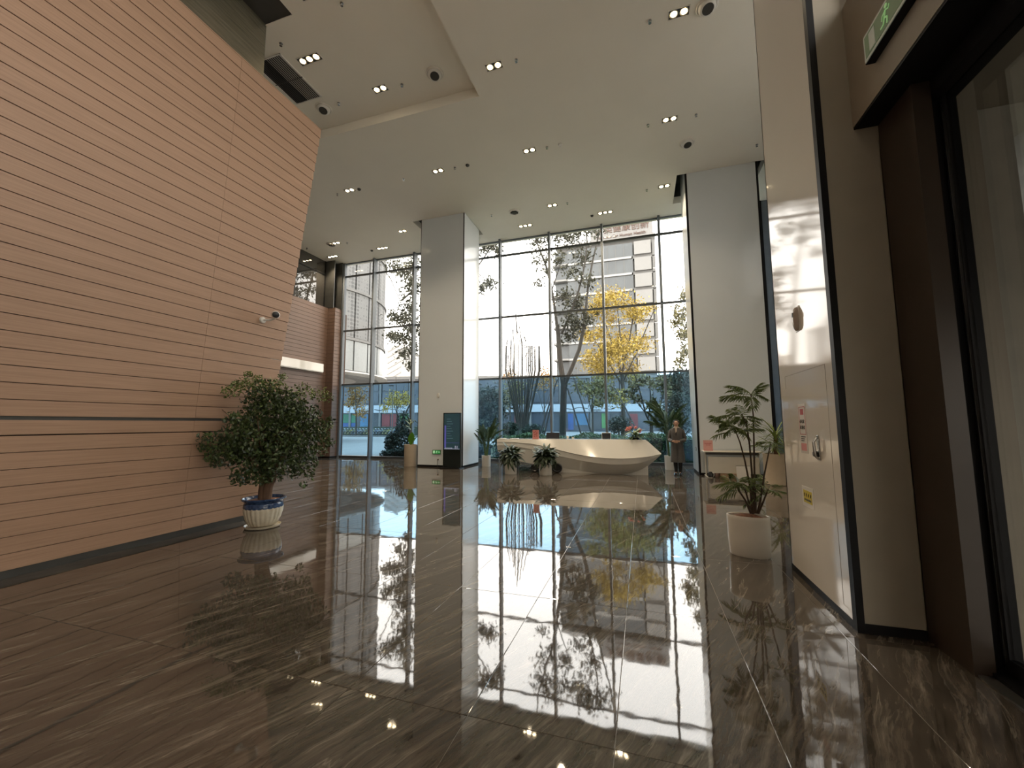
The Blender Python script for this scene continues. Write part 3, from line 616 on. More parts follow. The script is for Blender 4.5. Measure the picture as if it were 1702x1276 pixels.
# ================================================================== RECEPTION DESK
M_TABLE = mat('white_laminate', (.66, .62, .54), .35, var=.03)
dk = thing('reception_desk', 'sculpted white boat-shaped reception desk with pointed end', 'desk', (-2.1, 13.2, 0))
def curve(pts, Y):
    P = [onY(x, y, yy) for (x, y), yy in zip(pts, Y)]; return np.array(P)
def resamp(P, xq):
    return np.stack([xq, np.interp(xq, P[:, 0], P[:, 1]), np.interp(xq, P[:, 0], P[:, 2])], 1)
def smooth_(P, n=2):
    for _ in range(n): P[1:-1, 1:] = (P[:-2, 1:]+2*P[1:-1, 1:]+P[2:, 1:])/4
    return P
T_ = curve([(825, 729.5), (900, 729.8), (980, 730.2), (1074, 730.8), (1099, 753.5)], [13.00, 13.02, 13.05, 13.08, 13.05])
R_ = curve([(825, 734.5), (850, 734.5), (886, 737.5), (915, 744), (944, 751.6), (968, 756.5), (991, 760), (1015, 761.6), (1038, 762), (1074, 759.5), (1099, 754.4)], [12.98, 12.97, 12.95, 12.90, 12.82, 12.76, 12.70, 12.67, 12.67, 12.74, 13.0])
S_ = curve([(826, 740), (850, 740.5), (886, 747), (921, 756), (944, 761), (968, 765.7), (991, 769.5), (1015, 771.8), (1038, 772), (1062, 770), (1085, 763), (1099, 754.8)], [12.985, 12.98, 12.96, 12.90, 12.85, 12.80, 12.74, 12.72, 12.72, 12.76, 12.9, 13.01])
B_ = curve([(829, 750), (848, 763), (880, 770), (915, 774), (945, 779), (972, 783), (1000, 787.5), (1020, 789), (1040, 788), (1060, 783), (1074, 777.5), (1099, 755.2)], [13.05, 13.04, 13.03, 13.02, 13.0, 12.99, 12.97, 12.95, 12.95, 12.98, 13.0, 13.02])
xq = np.linspace(max(T_[0, 0], R_[0, 0], S_[0, 0]), min(T_[-1, 0], R_[-1, 0], S_[-1, 0], B_[-1, 0]), 61)
Tq, Rq, Sq, Bq = (smooth_(resamp(P, xq), k) for P, k in ((T_, 0), (R_, 3), (S_, 3), (B_, 3)))
back = Tq.copy(); back[:, 1] += 0.62; back[-10:, 1] = np.linspace(back[-11, 1], Tq[-1, 1]+.05, 10)
bbk = Bq.copy(); bbk[:, 1] = np.minimum(bbk[:, 1]+0.42, back[:, 1]-.02)
lip = Rq.copy(); lip[:, 2] -= .012; lip[:, 1] += .018
lip2 = Sq.copy(); lip2[:, 2] -= .012; lip2[:, 1] += .016
def end_cap(mb, k, rows): mb.f.append(tuple(k[i] for i in range(rows)))
body = MB(); rows_ = [bbk, back, Tq, Rq, lip, Sq, lip2, Bq, bbk]
body.grid([r.tolist() for r in rows_])
m_ = len(xq)
for col in (0, m_-1):
    ids = [i*m_+col for i in range(len(rows_)-1)]; body.f.append(tuple(ids))
put('hull', body.mesh('hull', M_WHITEG, 22), dk, world=True)
pl = [tuple(onZ(x, y)[:2]) for x, y in ((917, 786.5), (1074, 790))]
put('plinth', MB().prism([(-3.0, 13.02), (-.9, 12.985), (.12, 12.985), (.12, 13.55), (-2.9, 13.55)], 0, .40, 'z').mesh('plinth', M_WHITEG), dk, world=True)
put('plinth_step', MB().prism([(-3.2, 13.05), (-1.2, 13.0), (-1.2, 13.5), (-3.1, 13.5)], .22, .30, 'z').mesh('plinth_step', M_WHITEG), dk, world=True)
DT = 1.05
put('worktop', box(-4.4, -.2, 13.70, 14.35, .72, .75).mesh('worktop', M_TABLE), dk, world=True)
for x in (-4.35, -2.3, -.3): put('worktop_leg', box(x, x+.05, 14.25, 14.31, 0, .72).mesh('worktop_leg', M_STRIP), dk, world=True)
# things on the desk
def zdesk(x): return float(np.interp(x, Tq[:, 0], Tq[:, 2]))
def on_desk(px, y=13.3): p = onY(px, 730, y); return (p[0], y, zdesk(p[0])+.002)
t = thing('table_sign', 'upright red notice card standing on the reception desk', 'sign', on_desk(890.5, 13.12))
put('card', box(-.105, .105, -.01, .01, 0, .30).mesh('card', M_PINK), t); put('foot', box(-.105, .105, -.03, .05, 0, .012).mesh('foot', M_PINK), t)
q = MB()
for (x, z) in ((-.05, .22), (.0, .24), (.04, .2), (-.03, .15), (.02, .16), (-.04, .09), (.03, .1)): q.box(x-.02, x+.02, -.012, -.01, z-.012, z+.012)
put('printed_marks', q.mesh('printed_marks', M_RED), t)
def monitor(label, px, w_, h_, frame):
    h_ += 1.05-.752+.03
    p_ = onY(px, 730, 13.95); t = thing('computer_monitor', label, 'monitor', (p_[0], 13.95, .752))
    put('shell', box(-w_/2, w_/2, -.012, .012, h_-.36, h_).mesh('shell', frame), t, bevel=.004)
    put('back_panel', box(-w_/2+.015, w_/2-.015, -.016, -.012, h_-.345, h_-.015).mesh('back_panel', M_RUBBER), t)
    put('stand', box(-.03, .03, .012, .04, 0, h_-.15).mesh('stand', frame), t); put('foot', box(-.10, .10, -.06, .10, 0, .01).mesh('foot', frame), t)
monitor('black computer monitor on the reception desk beside the red card', 919, .46, .14+.02, M_RUBBER)
monitor('white-framed computer monitor on the reception desk near the flowers', 1008, .30, .16, M_WHITE)
for px, lab in ((943.5, 'white paper cup with lid on the reception desk beside the black monitor'), (952, 'small white open cup on the reception desk')):
    t = thing('cup', lab, 'cup', on_desk(px, 13.25)); h_ = .085 if px < 950 else .065
    put('body', MB().lathe([(.026, 0), (.036, h_), (.033, h_), (.024, .006), (0, .006)], 18).mesh('body', M_CERAM, True), t)
    put('lid', MB().lathe([(.038, h_), (.038, h_+.012), (.03, h_+.016), (0, h_+.016)], 18).mesh('lid', M_WHITE, True), t) if px < 950 else put('handle', MB().tube([(.033, 0, .05), (.055, 0, .045), (.052, 0, .02), (.03, 0, .015)], .005, 6).mesh('handle', M_CERAM, True), t)
for px, lab, w_ in ((835, 'thin stack of white papers at the far end of the desk', .22), (855, 'open white booklet lying on the reception desk', .26)):
    t = thing('papers', lab, 'papers', on_desk(px, 13.15)); 
    for k in range(3): put('sheet', box(-w_/2+.01*k, w_/2+.008*k, -.08-.01*k, .10, .006*k, .006*k+.005).mesh('sheet', M_PAPER), t)

# ================================================================== PLANTS
def lance(L, W, n=5, curl=.25, fold=.15):
    """lanceolate leaf along +x, rising then drooping; returns MB"""
    q = MB(); rows_ = []
    for i in range(n+1):
        u = i/n; wd = W*math.sin(math.pi*min(1, u*.92+.06))**.8*.5; z = -curl*L*u*u
        rows_.append([(L*u, -wd, z+fold*wd), (L*u, 0, z), (L*u, wd, z+fold*wd)])
    return q.grid(rows_)
def frond(L, n=11, droop=.5, ll=.11, lw=.016, spread=55, up=.1, double=True):
    """compound leaf: rachis + leaflets, base at origin heading +x"""
    q = MB(); pts = []
    for i in range(9):
        u = i/8; pts.append((L*u*(1-.12*droop*u), 0, L*(up*u-droop*.62*u*u)))
    q.tube(pts, [.004*(1-.7*i/8)*max(1, L*1.6) for i in range(9)], 4, False)
    for i in range(n):
        u = .18+.82*(i+.5)/n; j = u*8; k = min(int(j), 7); a = Vector(pts[k]).lerp(Vector(pts[k+1]), j-k); tdir = (Vector(pts[k+1])-Vector(pts[k])).normalized()
        for s in (-1, 1):
            an = math.radians(spread*(1.05-.55*u)+random.uniform(-6, 6)); d = tdir*math.cos(an)+Vector((0, s, 0))*math.sin(an)+Vector((0, 0, -.25-.25*random.random()))
            d.normalize(); l_ = ll*(math.sin(math.pi*(.15+.75*u))**.6)*random.uniform(.85, 1.1); sd = d.cross(Vector((0, 0, 1))).normalized()*lw*.5
            up_ = sd.cross(d).normalized()
            m1 = a+d*l_*.5+up_*l_*.06; e = a+d*l_-Vector((0, 0, l_*.15))
            q.add([a-sd*.3, a+sd*.3, m1+sd, e, m1-sd], [(0, 1, 2, 3), (0, 3, 4)])
    return q
def rot_to(yaw, pitch, roll=0): return (roll, -pitch, yaw)
# --- bushy ficus beside the timber wall
b0 = onZ(436, 880.0); d_ = np.array([b0[0], b0[1]]); d_ = d_*(1+.19/np.linalg.norm(d_)); FX, FY = d_
fic = thing('potted_ficus', 'bushy dark-leaved ficus tree in a fluted blue and cream glazed pot', 'potted tree', (FX, FY, 0))
pot = put('pot', MB().lathe([(.155, .03), (.19, .05), (.235, .14), (.262, .24), (.268, .30), (.262, .345)], 160, fl=[0, .02, .022, .02, .012, .0, 24]).mesh('pot', M_CREAMG, True), fic)
put('rim', MB().lathe([(.262, .345), (.255, .375), (.268, .40), (.300, .425), (.302, .44), (.285, .445), (.26, .42), (.25, .38), (0, .38)], 64).mesh('rim', M_BLUEG, True), pot)
put('glaze_band', MB().lathe([(.2685, .30), (.271, .315), (.268, .345), (.2625, .365), (.258, .372)], 64).mesh('glaze_band', M_BLUEG, True), pot)
put('saucer', MB().lathe([(.20, 0), (.235, .012), (.25, .04), (.243, .042), (.22, .022), (.0, .02)], 64).mesh('saucer', M_CREAMG, True), fic)
put('soil', MB().lathe([(.252, .40), (.15, .415), (0, .42)], 32).mesh('soil', M_SOIL, True), fic)
FD = FX*f0[0]+FY*f0[1]
def at_depth(px, py, fwd): d = ray(px, py); return CAM+d*fwd/(d@f0)
F0 = float(np.array([FX, FY, 1.4-EYE])@f0)
tr = MB()
tr.tube([(0, 0, .38), (-.01, 0, .55), (-.03, .02, .8), (-.10, 0, 1.05), (-.16, .02, 1.35)], [.085, .075, .06, .045, .02], 10)
tr.tube([(.04, .0, .38), (.06, .01, .6), (.16, .03, .85), (.30, .05, 1.1), (.42, .05, 1.35)], [.075, .068, .05, .04, .018], 10)
tr.tube([(-.04, .03, .38), (-.03, .05, .62), (.02, .08, .95), (.06, .1, 1.4), (.05, .05, 1.9)], [.07, .06, .045, .03, .012], 10)
for k in range(26):
    a = random.uniform(0, 6.28); z0 = random.uniform(.8, 1.3); r_ = random.uniform(.4, .75)
    tr.tube([(.05*math.cos(a), .05*math.sin(a), z0), (r_*.5*math.cos(a), r_*.4*math.sin(a), z0+.25), (r_*math.cos(a), r_*.7*math.sin(a), z0+random.uniform(.2, .8))], [.018, .011, .005], 5)
put('trunk', tr.mesh('trunk', M_BARK, True), fic)
C = []; C2 = []
for px, py, rp, df_, n in ((455, 695, 46, 0, 1000), (430, 675, 34, .1, 420), (405, 735, 44, -.22, 900), (490, 715, 44, .0, 850), (372, 745, 28, -.42, 300), (440, 652, 28, 0, 330), (478, 668, 30, .05, 380), (505, 690, 30, .0, 320), (470, 758, 40, -.1, 700), (415, 768, 36, -.2, 480), (343, 728, 17, -.5, 95),
                       (532, 712, 22, .05, 170), (505, 765, 26, 0, 220), (392, 700, 22, -.3, 150), (545, 700, 12, .05, 45), (440, 735, 50, -.2, 900), (480, 705, 44, .25, 500), (336, 746, 11, -.52, 40), (352, 760, 12, -.48, 45), (520, 738, 30, .1, 300), (398, 795, 16, -.15, 90), (430, 790, 22, -.2, 180), (455, 790, 18, -.1, 120), (490, 785, 16, -.05, 80), (515, 790, 10, 0, 30), (505, 805, 7, 0, 18), (548, 735, 10, .05, 35), (362, 770, 12, -.45, 40)):
    c = at_depth(px, py, F0+df_); r_ = rp*F0/F_PX; C.append(ball(c, (r_, r_*.85, r_*.8), n))
for px, py, rp, df_, n in ((420, 637, 24, 0, 260), (455, 642, 22, 0, 200), (500, 652, 26, .1, 220), (530, 655, 20, .1, 110), (385, 650, 18, -.3, 120), (470, 625, 9, 0, 30), (545, 660, 12, .1, 40), (412, 622, 9, 0, 40), (395, 638, 12, -.2, 60)):
    c = at_depth(px, py, F0+df_); r_ = rp*F0/F_PX; C2.append(ball(c, (r_, r_*.8, r_*.7), n))
C = np.concatenate(C); C2 = np.concatenate(C2)
def keep(P): return P[P[:, 0] > WX0+WK*P[:, 2]+.09]
put('foliage', leaves_mesh('foliage', keep(C), RNG.uniform(.045, .085, len(keep(C))), M_FICUS, .52, .5), fic, world=True, kind='stuff')
put('young_foliage', leaves_mesh('young_foliage', keep(C2), RNG.uniform(.035, .06, len(keep(C2))), M_FICUST, .5, .1), fic, world=True, kind='stuff')

# --- feathery plant in the oval planter by the pier
OX, OY = 1.155, 5.56
fe = thing('potted_aralia', 'feathery tall-stemmed plant in a white oval planter beside the cream pier', 'potted plant', (OX, OY, 0))
prof = [(.200, 0), (.212, .02), (.222, .20), (.226, .42), (.226, .455), (.220, .462), (.206, .455), (.204, .42), (0, .42)]
put('planter', MB().lathe(prof, 56, sx=1.0, sy=.62).mesh('planter', M_CERAM, True), fe, rot=(0, 0, math.radians(-16)))
put('soil', MB().lathe([(.205, .425), (.15, .445), (.08, .47), (0, .48)], 36, sy=.62).mesh('soil', M_SOIL, True), fe, rot=(0, 0, math.radians(-16)))
fr_me = [frond(.31, 9, dr, .135, .0125, 66, up_).mesh('frond', M_FERN) for dr, up_ in ((.55, .15), (.8, .3), (.35, .1), (.7, .05))]
fw = float((np.array([OX, OY, 1.2])-CAM)@f0)
crowns = []
stems = [([(1252, 868), (1247, 810), (1238, 765), (1230, 735), (1221, 712)], 11, 1.05), ([(1255, 868), (1251, 800), (1246, 740), (1241, 705), (1233, 688)], 11, 1.05), ([(1257, 868), (1254, 790), (1253, 730), (1252, 690), (1248, 655)], 13, 1.1),
         ([(1259, 868), (1264, 830), (1270, 790), (1276, 760), (1281, 737)], 7, .8), ([(1253, 868), (1246, 840), (1240, 818), (1234, 806)], 8, 1.0), ([(1260, 868), (1264, 845), (1272, 825), (1277, 812)], 8, .95), ([(1250, 868), (1238, 830), (1228, 815), (1224, 800)], 6, .8)]
for k, (pp, nf, sc_) in enumerate(stems):
    P3 = [at_depth(x, y, fw+(-.04 if k % 2 else .05)*(i/len(pp))) for i, (x, y) in enumerate(pp)]
    P3[0][2] = .44
    st = put('stem', MB().tube([tuple(p) for p in P3], [.013-.0017*i for i in range(len(P3))], 7).mesh('stem', M_STEM, True), fe, world=True)
    top = P3[-1]
    for j in range(nf):
        yaw = 2*math.pi*j/nf+random.uniform(-.3, .3); o = put('frond', fr_me[j % 4], fe)
        o.location = Vector(top)-Vector((OX, OY, 0))-Vector((0, 0, random.uniform(0, .07))); o.rotation_euler = rot_to(yaw, random.uniform(-.35, .95), random.uniform(-.6, .6)); s_ = sc_*random.uniform(.8, 1.1)*(.62 if math.cos(yaw) > .2 and top[0]+.3*sc_ > PX-.02 else 1); o.scale = (s_,)*3

def cyl_pot(t, r, h, m, lip_=.012):
    put('pot', MB().lathe([(r*.93, 0), (r*.97, .012), (r, h-.03), (r+lip_*.4, h-.02), (r+lip_*.4, h), (r-.018, h), (r-.02, h-.05), (0, h-.05)], 36).mesh('pot', m, True), t)
    put('soil', MB().lathe([(r-.02, h-.04), (r*.5, h-.025), (0, h-.02)], 24).mesh('soil', M_SOIL, True), t)
palm_me = [frond(.95, 22, dr, .25, .019, 48, up_).mesh('frond', M_PALM) for dr, up_ in ((.55, .25), (.8, .35), (.4, .15))]
def palm(label, x, y, r, h, nf, sc_, pm=M_CERAM, zstem=.35, group='areca palms by the windows', lo=.55, hi=1.35):
    t = thing('potted_palm', label, 'potted palm', (x, y, 0), group=group); cyl_pot(t, r, h, pm)
    for k in range(nf):
        a = 2*math.pi*k/nf+random.uniform(-.25, .25); pit = random.uniform(lo, hi); zs = zstem*random.uniform(.5, 1.15)*sc_
        q = (math.cos(a)*.05, math.sin(a)*.05); e = (math.cos(a)*.11*sc_, math.sin(a)*.11*sc_, h+zs)
        st = put('stem', MB().tube([(q[0], q[1], h-.04), ((q[0]+e[0])*.45, (q[1]+e[1])*.45, h+zs*.5), e], [.011, .009, .006], 6).mesh('stem', M_PALM, True), t)
        wallside = (math.cos(a) < -.25 and x < -4) or (math.cos(a) > .25 and x > 0)
        o = put('frond', palm_me[k % 3], t, e, rot_to(a, max(pit, 1.15) if wallside else pit)); s_ = sc_*random.uniform(.75, 1.05)*(.75 if wallside else 1); o.scale = (s_,)*3
p = onZ(803.5, 775.5); palm('areca palm in a small white pot between the kiosk column and the desk', p[0]+.05, p[1]+.15, .165, .40, 24, .92, zstem=.55, lo=.75, hi=1.45)
palm('broad palm in a white pot by the glass behind the standing person',   .86, 14.75, .19, .46, 24, 1.2, zstem=.8, lo=.35, hi=1.35)
# tall cream cylinder pot, left of the kiosk column
p = onZ(681, 775.5); t = thing('potted_dracaena', 'leafy plant with one bright green leaf in a tall cream cylinder pot', 'potted plant', (p[0]-.10, p[1]+.2, 0)); cyl_pot(t, .235, .80, M_TANPOT)
put('stem', MB().tube([(0, 0, .76), (.02, 0, 1.1), (.0, .02, 1.5), (.03, 0, 1.72)], [.022, .018, .014, .01], 8).mesh('stem', M_BARK, True), t)
lf = [lance(.42, .055, 6, c).mesh('leaf', M_FERN, True) for c in (.35, .6, .15)]
for k in range(26):
    a = k*2.4; o = put('leaf', lf[k % 3], t, (.01, .0, random.uniform(1.3, 1.72)), rot_to(a, random.uniform(.1, 1.0))); o.scale = (random.uniform(.7, 1.05)*(.55 if math.cos(a) > .2 else 1),)*3
o = put('bright_leaf', lance(.50, .24, 8, .12, .3).mesh('bright_leaf', M_BRIGHT, True), t, (.06, -.08, .80), rot_to(math.radians(-50), math.radians(72)))
o = put('bright_leaf', lance(.38, .16, 8, .12, .3).mesh('bright_leaf', M_BRIGHT, True), t, (.10, -.05, .80), rot_to(math.radians(10), math.radians(64)))
# two glossy plants in front of the desk
gl = [lance(.23, .085, 5, c, .25).mesh('leaf', M_DLEAF, True) for c in (.35, .7, 1.1)]
for px, py, lab in ((846.5, 788, 'glossy dark-leaved plant in a white pot below the tapered end of the desk'), (905, 790, 'glossy dark-leaved plant in a white pot beside the wheeled cart')):
    p = onZ(px, py); t = thing('potted_peace_lily', lab, 'potted plant', (p[0], p[1]+.15, 0), group='white-potted plants in front of the desk'); cyl_pot(t, .195, .36, M_CERAM)
    for k in range(170):
        a = k*2.39996; u = k/170; pit = 1.15-1.85*u+random.uniform(-.25, .25); r_ = random.uniform(.0, .20)
        o = put('leaf', gl[k % 3], t, (r_*math.cos(a), r_*math.sin(a), .36+.36*(1-u)*random.uniform(.3, 1)+.10), rot_to(a+random.uniform(-.3, .3), pit, random.uniform(-.9, .9))); s_ = random.uniform(.8, 1.25); o.scale = (s_,)*3
# flower arrangement on the desk
fp = on_desk(1056, 13.25)
t = thing('flower_arrangement', 'arrangement of red flowers and green leaves on the pointed end of the desk', 'flowers', fp)
put('bowl', MB().lathe([(.10, 0), (.14, .05), (.135, .06), (.0, .05)], 24).mesh('bowl', M_RUBBER, True), t)
sl = [lance(.26, .06, 5, c, .2).mesh('leaf', M_FERN, True) for c in (.3, .6, 1.0)]
for k in range(60):
    a = k*2.4; o = put('leaf', sl[k % 3], t, (.05*math.cos(a), .03*math.sin(a), .05+.12*random.random()), rot_to(a, random.uniform(-.15, 1.2))); o.scale = (random.uniform(.7, 1.4),)*3
fl = MB()
for k in range(9):
    a = k*2*math.pi/9; fl.add([(0, 0, 0), (.03*math.cos(a-.3), .03*math.sin(a-.3), .02), (.062*math.cos(a), .062*math.sin(a), .008), (.03*math.cos(a+.3), .03*math.sin(a+.3), .02)], [(0, 1, 2, 3)])
fl.lathe([(.018, .01), (.022, .03), (0, .035)], 8); fme = fl.mesh('flower_head', M_REDFL)
for x, y, z in ((-.22, -.02, .34), (-.18, -.04, .30), (-.25, .0, .29), (.16, -.02, .28), (.13, 0, .23), (.02, .02, .36), (-.14, 0, .36)):
    o = put('flower_head', fme, t, (x, y, z), (math.radians(60), 0, random.uniform(-.6, .6))); o.scale = (1.1,)*3
    put('flower_stem', MB().tube([(x*.15, 0, .05), (x*.6, y*.5, z*.6), (x, y, z)], .004, 5).mesh('flower_stem', M_FERN, True), t)
# tall tan pot by the pier
t = thing('potted_grass_palm', 'spiky yellow-green plant in a tall tan pot past the cream pier', 'potted plant', (3.22, 12.0, 0)); cyl_pot(t, .30, .76, M_TANPOT)
sp_ = [lance(.62, .035, 6, c).mesh('blade', M_FERN2, True) for c in (.2, .45, .8)]
put('stem', MB().tube([(0, 0, .7), (0, 0, 1.0), (.02, 0, 1.25)], [.05, .045, .03], 10).mesh('stem', M_BARK, True), t)
for k in range(90):
    o = put('blade', sp_[k % 3], t, (0, 0, random.uniform(.85, 1.3)), rot_to(k*2.4, random.uniform(-.3, 1.3))); o.scale = (random.uniform(.7, 1.1),)*3

# ================================================================== THINGS ON THE FLOOR NEAR THE DESK
p = onZ(889, 788); t = thing('wheeled_cart', 'small black and silver wheeled cart under the tapered end of the desk', 'cart', (p[0]+.12, p[1]+.55, 0))
for x, r_ in ((-.26, .12), (.46, .14)):
    wh = put('wheel', MB().tube([(x+r_*math.cos(a), 0, r_+r_*.86*math.sin(a)+.012) for a in [k*math.pi/10 for k in range(21)]], .034, 8, False).prism([(x+r_*.85*math.cos(a), r_+.012+r_*.72*math.sin(a)) for a in [k*math.pi/8 for k in range(16)]], -.012, .012).mesh('wheel', M_RUBBER, True), t)
    put('spokes', MB().tube([(x-r_*.8, 0, r_), (x+r_*.8, 0, r_)], .008, 5).tube([(x, 0, r_*.25), (x, 0, r_*1.75)], .008, 5).mesh('spokes', M_CHROME), wh)
put('frame', MB().tube([(-.28, .03, .15), (-.1, .03, .38), (.3, .03, .38), (.48, .03, .19), (.1, .03, .12), (-.28, .03, .15)], .016, 8).mesh('frame', M_CHROME, True), t)
put('motor', MB().lathe([(.06, -.08), (.075, -.06), (.075, .09), (.05, .11), (0, .11)], 16).mesh('motor', M_CHROME, True), t, (-.08, -.02, .2), (0, .5, 0))
put('seat_pad', box(-.14, .34, -.12, .16, .38, .43).mesh('seat_pad', M_RUBBER), t, bevel=.015)
put('stand', box(-.02, .02, -.02, .02, 0, .14).mesh('stand', M_RUBBER), t)

# folding table in front of the right column
t = thing('folding_table', 'white folding table with a hanging modesty panel against the column', 'table', (2.42, 13.12, 0))
put('tabletop', box(-.78, .72, -.27, .27, .715, .742).mesh('tabletop', M_TABLE), t, bevel=.006); put('edge_rail', box(-.70, .64, -.16, .16, .64, .714).mesh('edge_rail', M_STRIP), t)
put('modesty_panel', box(-.66, .62, -.205, -.19, .13, .585).mesh('modesty_panel', M_TABLE), t, bevel=.004)
for x in (-.70, .66):
    lg = put('leg', MB().tube([(x, -.02, .0), (x, -.02, .70)], .022, 8).mesh('leg', M_TABLE, True), t); put('foot', MB().tube([(x, -.24, .022), (x, .22, .022)], .02, 8).mesh('foot', M_TABLE, True), lg)
t = thing('table_sign', 'pink notice card standing on the folding table', 'sign', (1.80, 13.08, .744))
put('card', box(-.125, .125, -.006, .006, 0, .30).mesh('card', mat('pale_pink_card', (.68, .36, .33), .6)), t); put('foot', box(-.12, .12, -.03, .04, 0, .008).mesh('foot', M_PINK), t)
q = MB()
for k in range(5): q.box(-.09+.038*k, -.065+.038*k, -.008, -.006, .20, .225)
for k in range(3): q.box(-.05+.04*k, -.025+.04*k, -.008, -.006, .155, .175)
put('printed_marks', q.mesh('printed_marks', M_RED), t)
def carton(label, x, y, w_, d__, h_, m):
    t = thing('cardboard_box', label, 'box', (x, y, 0)); put('body', box(-w_/2, w_/2, -d__/2, d__/2, 0, h_).mesh('body', m), t, bevel=.004)
    put('flap', MB().add([(-w_/2, -d__/2, h_), (0, -d__/2, h_+.004), (0, d__/2, h_+.004), (-w_/2, d__/2, h_)], [(0, 1, 2, 3)]).mesh('flap', m), t); put('tape', box(-w_/2, w_/2, -.02, .02, h_+.002, h_+.006).mesh('tape', M_TANPOT), t)
M_CARD = mat('cardboard', (.34, .22, .13), .8)
carton('brown cardboard box under the folding table beside the paint tin', 2.16, 13.0, .22, .2, .12, M_CARD)
carton('flat open brown carton under the folding table', 2.52, 12.98, .34, .25, .13, mat('cardboard_pale', (.45, .31, .2), .8))
t = thing('white_board', 'small white board leaning against the modesty panel of the folding table', 'board', (2.62, 12.78, 0)); put('board', box(-.17, .17, -.01, .01, 0, .36).mesh('board', M_WHITE), t, rot=(math.radians(-12), 0, 0)); put('edge', box(-.17, .17, -.012, .012, .355, .365).mesh('edge', M_STRIP), t, rot=(math.radians(-12), 0, 0))
t = thing('paint_tin', 'short brown tin under the folding table', 'tin', (1.98, 12.98, 0)); put('body', MB().lathe([(.055, 0), (.06, .006), (.06, .13), (.055, .135), (0, .132)], 20).mesh('body', mat('brown_tin', (.28, .18, .14), .4), True), t); put('lid', MB().lathe([(.062, .13), (.062, .14), (0, .14)], 20).mesh('lid', M_CHROME, True), t)
t = thing('kettle', 'small black and white kettle on the floor under the folding table', 'kettle', (1.80, 12.9, 0)); put('body', MB().lathe([(.06, 0), (.07, .02), (.06, .12), (.04, .16), (0, .17)], 20).mesh('body', M_RUBBER, True), t); put('handle', MB().tube([(.05, 0, .14), (.09, 0, .12), (.085, 0, .05), (.065, 0, .03)], .009, 6).mesh('handle', M_WHITE, True), t); put('base', MB().lathe([(.07, 0), (.075, .015), (0, .015)], 18).mesh('base', M_WHITE, True), t)
# blue bucket with folded white cloths
t = thing('water_bucket', 'blue plastic bucket on the floor past the folding table', 'bucket', (3.36, 12.9, 0)); put('body', MB().lathe([(.13, 0), (.165, .36), (.172, .37), (.165, .375), (.15, .36), (.12, .02), (0, .02)], 28).mesh('body', mat('blue_plastic', (.10, .26, .34), .4, col2=(.16, .38, .40)), True), t)
put('handle', MB().tube([(.17*math.cos(a), 0, .34+.03*math.sin(a)) for a in [k*math.pi/8 for k in range(9)]], .006, 5).mesh('handle', M_CHROME), t)
for k, lab in enumerate(('lower folded white cloth resting on the blue bucket', 'upper folded white cloth resting on the blue bucket')):
    t = thing('folded_cloth', lab, 'cloth', (3.32, 12.88, .377+.065*k)); put('fold', MB().lathe([(.0, 0), (.15, .0), (.17, .02), (.16, .045), (.10, .055), (0, .058)], 20, sx=1.1-.1*k, sy=.8).mesh('fold', M_CERAM, True), t); put('hem', MB().lathe([(.172, .018), (.176, .024), (.172, .03)], 20, sx=1.1-.1*k, sy=.8).mesh('hem', M_WHITE, True), t)

# ================================================================== PERSON
M_SKIN = mat('skin', (.50, .30, .21), .5, var=.06, scale=20); M_COAT = mat('grey_wool', (.105, .10, .098), .9, col2=(.075, .072, .07), scale=60); M_HAIR = mat('black_hair', (.012, .010, .009), .4); M_TIGHT = mat('black_tights', (.012, .012, .014), .6); M_SHOE = mat('black_leather', (.012, .012, .012), .25); M_SCARF = mat('pale_scarf', (.42, .34, .27), .7); M_DARKIN = mat('dark_top', (.02, .02, .025), .8)
def skin_mesh(name, verts, edges, radii, m, sub=2, root=0):
    me = bpy.data.meshes.new(name); me.from_pydata(verts, edges, []); o = bpy.data.objects.new(name, me); COL.objects.link(o)
    md = o.modifiers.new('skin', 'SKIN'); md.use_smooth_shade = True
    for i, r in enumerate(radii):
        sv = me.skin_vertices[0].data[i]; sv.radius = (r, r) if not hasattr(r, '__len__') else r; sv.use_root = (i == root)
    s = o.modifiers.new('sub', 'SUBSURF'); s.levels = sub; s.render_levels = sub
    dg = bpy.context.evaluated_depsgraph_get(); dg.update(); r = bpy.data.meshes.new_from_object(o.evaluated_get(dg))
    bpy.data.objects.remove(o); r.name = name; r.materials.clear(); r.materials.append(m); r.polygons.foreach_set('use_smooth', [True]*len(r.polygons)); return r
wpos = onZ(1128, 790)
wo = thing('person', 'person in a long grey coat and black tights standing with hands clasped', 'person', (wpos[0], wpos[1]+.06, 0), math.radians(-12))
V_, E_, R_s = [], [], []
def jv(p, r, parent=None):
    V_.append(p); R_s.append(r)
    if parent is not None: E_.append((parent, len(V_)-1))
    return len(V_)-1
pel = jv((0, 0, .88), (.125, .095)); wst = jv((0, 0, 1.03), (.105, .085), pel); che = jv((0, .0, 1.22), (.12, .095), wst); upc = jv((0, .01, 1.33), (.085, .07), che)
nk = jv((0, .005, 1.395), .048, upc); nk2 = jv((0, -.005, 1.44), .046, nk); jaw = jv((0, -.022, 1.485), (.062, .066), nk2); fac = jv((0, -.018, 1.535), (.074, .084), jaw); cro = jv((0, -.004, 1.590), (.064, .074), fac); ctop = jv((0, .0, 1.612), .04, cro)
